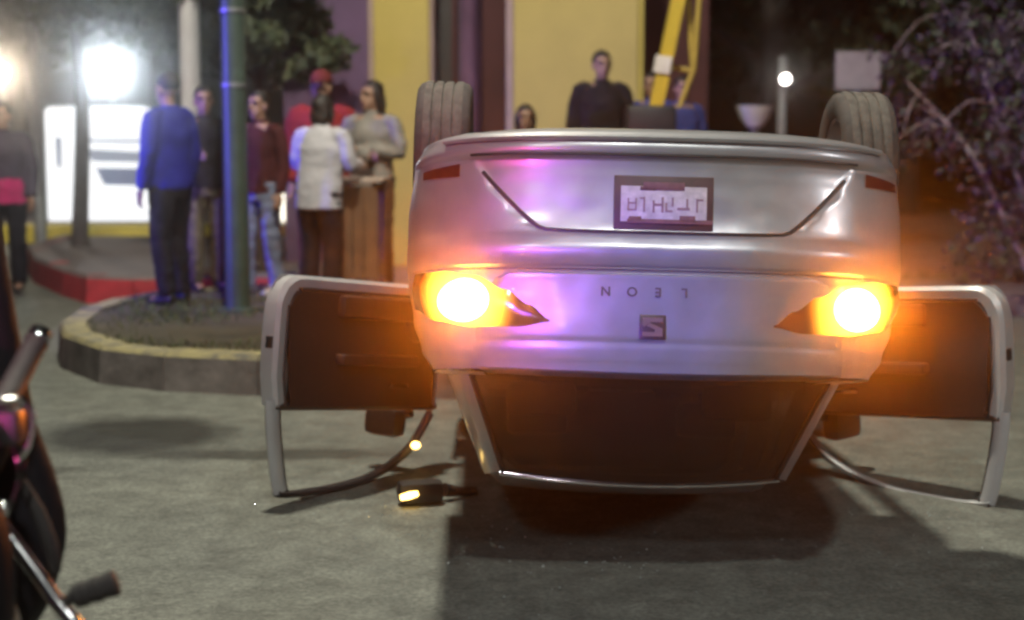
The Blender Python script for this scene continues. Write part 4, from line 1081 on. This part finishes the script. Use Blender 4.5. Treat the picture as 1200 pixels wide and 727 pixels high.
def shape(name, m, balls=(), tubes=(), vox=.012):
    bm = BM()
    for c, r in balls: ball(bm, c, r, 18)
    for p, r in tubes: tube(bm, p, r, 12, sub=3)
    me = remeshed(bm, vox, 3); return link(name, me, mb, m)
shape('tank', BIKEB, [((0, .12, .86), (.17, .30, .12)), ((0, -.02, .83), (.15, .22, .10))])
shape('seat', mat('seat_leather', (.02, .018, .018), .6, var=.3, scale=20, bump=.2), [((0, -.32, .78), (.16, .24, .06)), ((0, -.62, .84), (.15, .20, .06))])
shape('fairing', BIKEB, [((0, .52, 1.02), (.25, .12, .20)), ((0, .46, .84), (.20, .12, .18))])
shape('leg_shield', BIKEB, [((.17, .36, .74), (.13, .12, .25)), ((-.20, .34, .66), (.12, .10, .24)), ((.10, .36, .74), (.14, .09, .2)), ((-.1, .34, .7), (.14, .09, .2))])
shape('side_fairing', BIKEB, [], [([MB_(-60, 230, 3.42), MB_(-30, 400, 3.42), MB_(-12, 500, 3.42), MB_(0, 560, 3.42), MB_(10, 622, 3.42), MB_(-4, 690, 3.42), MB_(-30, 760, 3.42)], [(.10, .06), (.10, .07), (.10, .078), (.12, .086), (.13, .098), (.12, .095), (.08, .06)])])
shape('engine', STEEL, [((0, .10, .45), (.17, .22, .17)), ((.14, .05, .38), (.09, .15, .10)), ((0, .28, .6), (.10, .10, .14))])
shape('rear_mudguard', BIKEB, [((0, -.75, .60), (.11, .30, .12))])
shape('front_mudguard', BIKEB, [((0, .80, .60), (.085, .28, .07))])
for sx in (-.11, .11):
    bm = BM(); tube(bm, [(sx, .78, .31), (sx, .56, .95)], .022, 10); obj('fork', bm, CHROME, mb)
bm = BM(); tube(bm, [(.16, .15, .30), (.20, -.2, .27), (.21, -.95, .30)], [.035, .045, .05], 14, sub=4); obj('exhaust', bm, CHROME, mb)
# handlebar turned left, right grip pointing away, lever
gA, gB = MB_(-2, 486, 3.1), MB_(47, 392, 3.3)
bm = BM(); tube(bm, [(-.34, .30, 1.12), (-.12, .40, 1.06), (.0, .44, 1.03), gA.lerp(gB, -.8), gA.lerp(gB, .1)], [.0125] * 5, 10, sub=4); obj('handlebar', bm, CHROME, mb)
bm = BM(); d_ = (gB - gA)
tube(bm, [gA, gA.lerp(gB, .1), gA.lerp(gB, .14), gA.lerp(gB, .86), gA.lerp(gB, .9)], [.030, .030, .025, .0235, .026], 16); obj('grip', bm, RUBBER, mb)
bm = BM(); tube(bm, [gA.lerp(gB, .9), gA.lerp(gB, .93), gA.lerp(gB, 1.02), gA.lerp(gB, 1.05)], [.019, .024, .024, .014], 16); obj('bar_end', bm, CHROME, mb)
bm = BM(); tube(bm, [(-.36, .26, 1.13), (-.50, .16, 1.14)], .022, 12); obj('grip', bm, RUBBER, mb)
bm = BM(); tube(bm, [MB_(2, 470, 3.08), MB_(26, 470, 3.1), MB_(38, 488, 3.1), MB_(34, 520, 3.1), MB_(20, 540, 3.1)], [.007, .007, .006, .006, .007], 8, sub=5); obj('brake_lever', bm, CHROME, mb)
bm = BM(); c_ = MB_(6, 500, 3.1); box(bm, c_, (.07, .06, .07), bev=.015); obj('switch_box', bm, BLACKPL, mb)
# mirror on its stem
bm = BM(); tube(bm, [(-.2, .38, 1.08), (-.34, .36, 1.32)], .006, 8); ball(bm, (-.36, .36, 1.36), (.075, .02, .05), 14); obj('mirror', bm, BLACKPL, mb)
for i_, (a_, b_, c2_) in enumerate((((6, 500), (30, 545), (6, 600)), ((4, 495), (22, 560), (-6, 640)))):
    bm = BM(); tube(bm, [MB_(*a_, 3.09), MB_(*b_, 3.12), MB_(*c2_, 3.2)], .0045, 6, sub=5); obj('cable', bm, RUBBER, mb)
bm = BM(); ball(bm, MB_(4, 597, 3.16), (.016, .016, .016), 12); obj('bolt', bm, CHROME, mb)
bm = BM(); tube(bm, [MB_(22, 560, 3.22), MB_(44, 600, 3.22), MB_(60, 640, 3.22), MB_(66, 670, 3.23)], [.010, .016, .016, .010], 10, sub=3); obj('trim_strip', bm, RUBBER, mb)
# chrome crash bar with a rubber foot peg
q0, q1, q2 = MB_(-30, 582, 3.26), MB_(10, 628, 3.24), MB_(66, 705, 3.20); q3 = MB_(96, 750, 3.18); q4 = MB_(60, 800, 3.2)
bm = BM(); tube(bm, [(.06, .42, .80), q0, q1, q2, q3, q4, (.10, .35, .32)], .0165, 14, sub=5); obj('crash_bar', bm, CHROME, mb)
pA, pB = MB_(84, 701, 3.18), MB_(138, 682, 3.20)
bm = BM(); tube(bm, [pA.lerp(pB, -.15), pA, pA.lerp(pB, .05), pA.lerp(pB, .3), pA.lerp(pB, .33), pA.lerp(pB, .6), pA.lerp(pB, .63), pA.lerp(pB, .95), pB], [.012, .014, .024, .027, .024, .028, .025, .028, .022], 14); obj('foot_peg', bm, RUBBER, mb)
bm = BM(); lathe(bm, [(0, .02), (.10, .02), (.125, .0), (.13, -.03)], 'x', 28, MB_(-8, 760, 3.1)); obj('engine_cover', bm, mat('cast_alloy', (.28, .28, .27), .5, .6, var=.3, scale=14, bump=.3), mb)

# ================================================================== HAZE: thin scatter volume added to imitate lens bloom round the lamps
bm = BM(); box(bm, (0, 26, 5.0), (104, 80, 12.8)); hz = obj('bloom_haze', bm, None, smooth=False); tag(hz, kind='stuff')
m = bpy.data.materials.new('bloom_haze_volume'); m.use_nodes = True; t = m.node_tree; t.nodes.remove(t.nodes['Principled BSDF'])
pv = t.nodes.new('ShaderNodeVolumePrincipled'); pv.inputs['Color'].default_value = (.9, .9, .9, 1); pv.inputs['Density'].default_value = .0065; pv.inputs['Anisotropy'].default_value = .976
t.links.new(pv.outputs[0], t.nodes['Material Output'].inputs['Volume']); hz.data.materials.append(m)
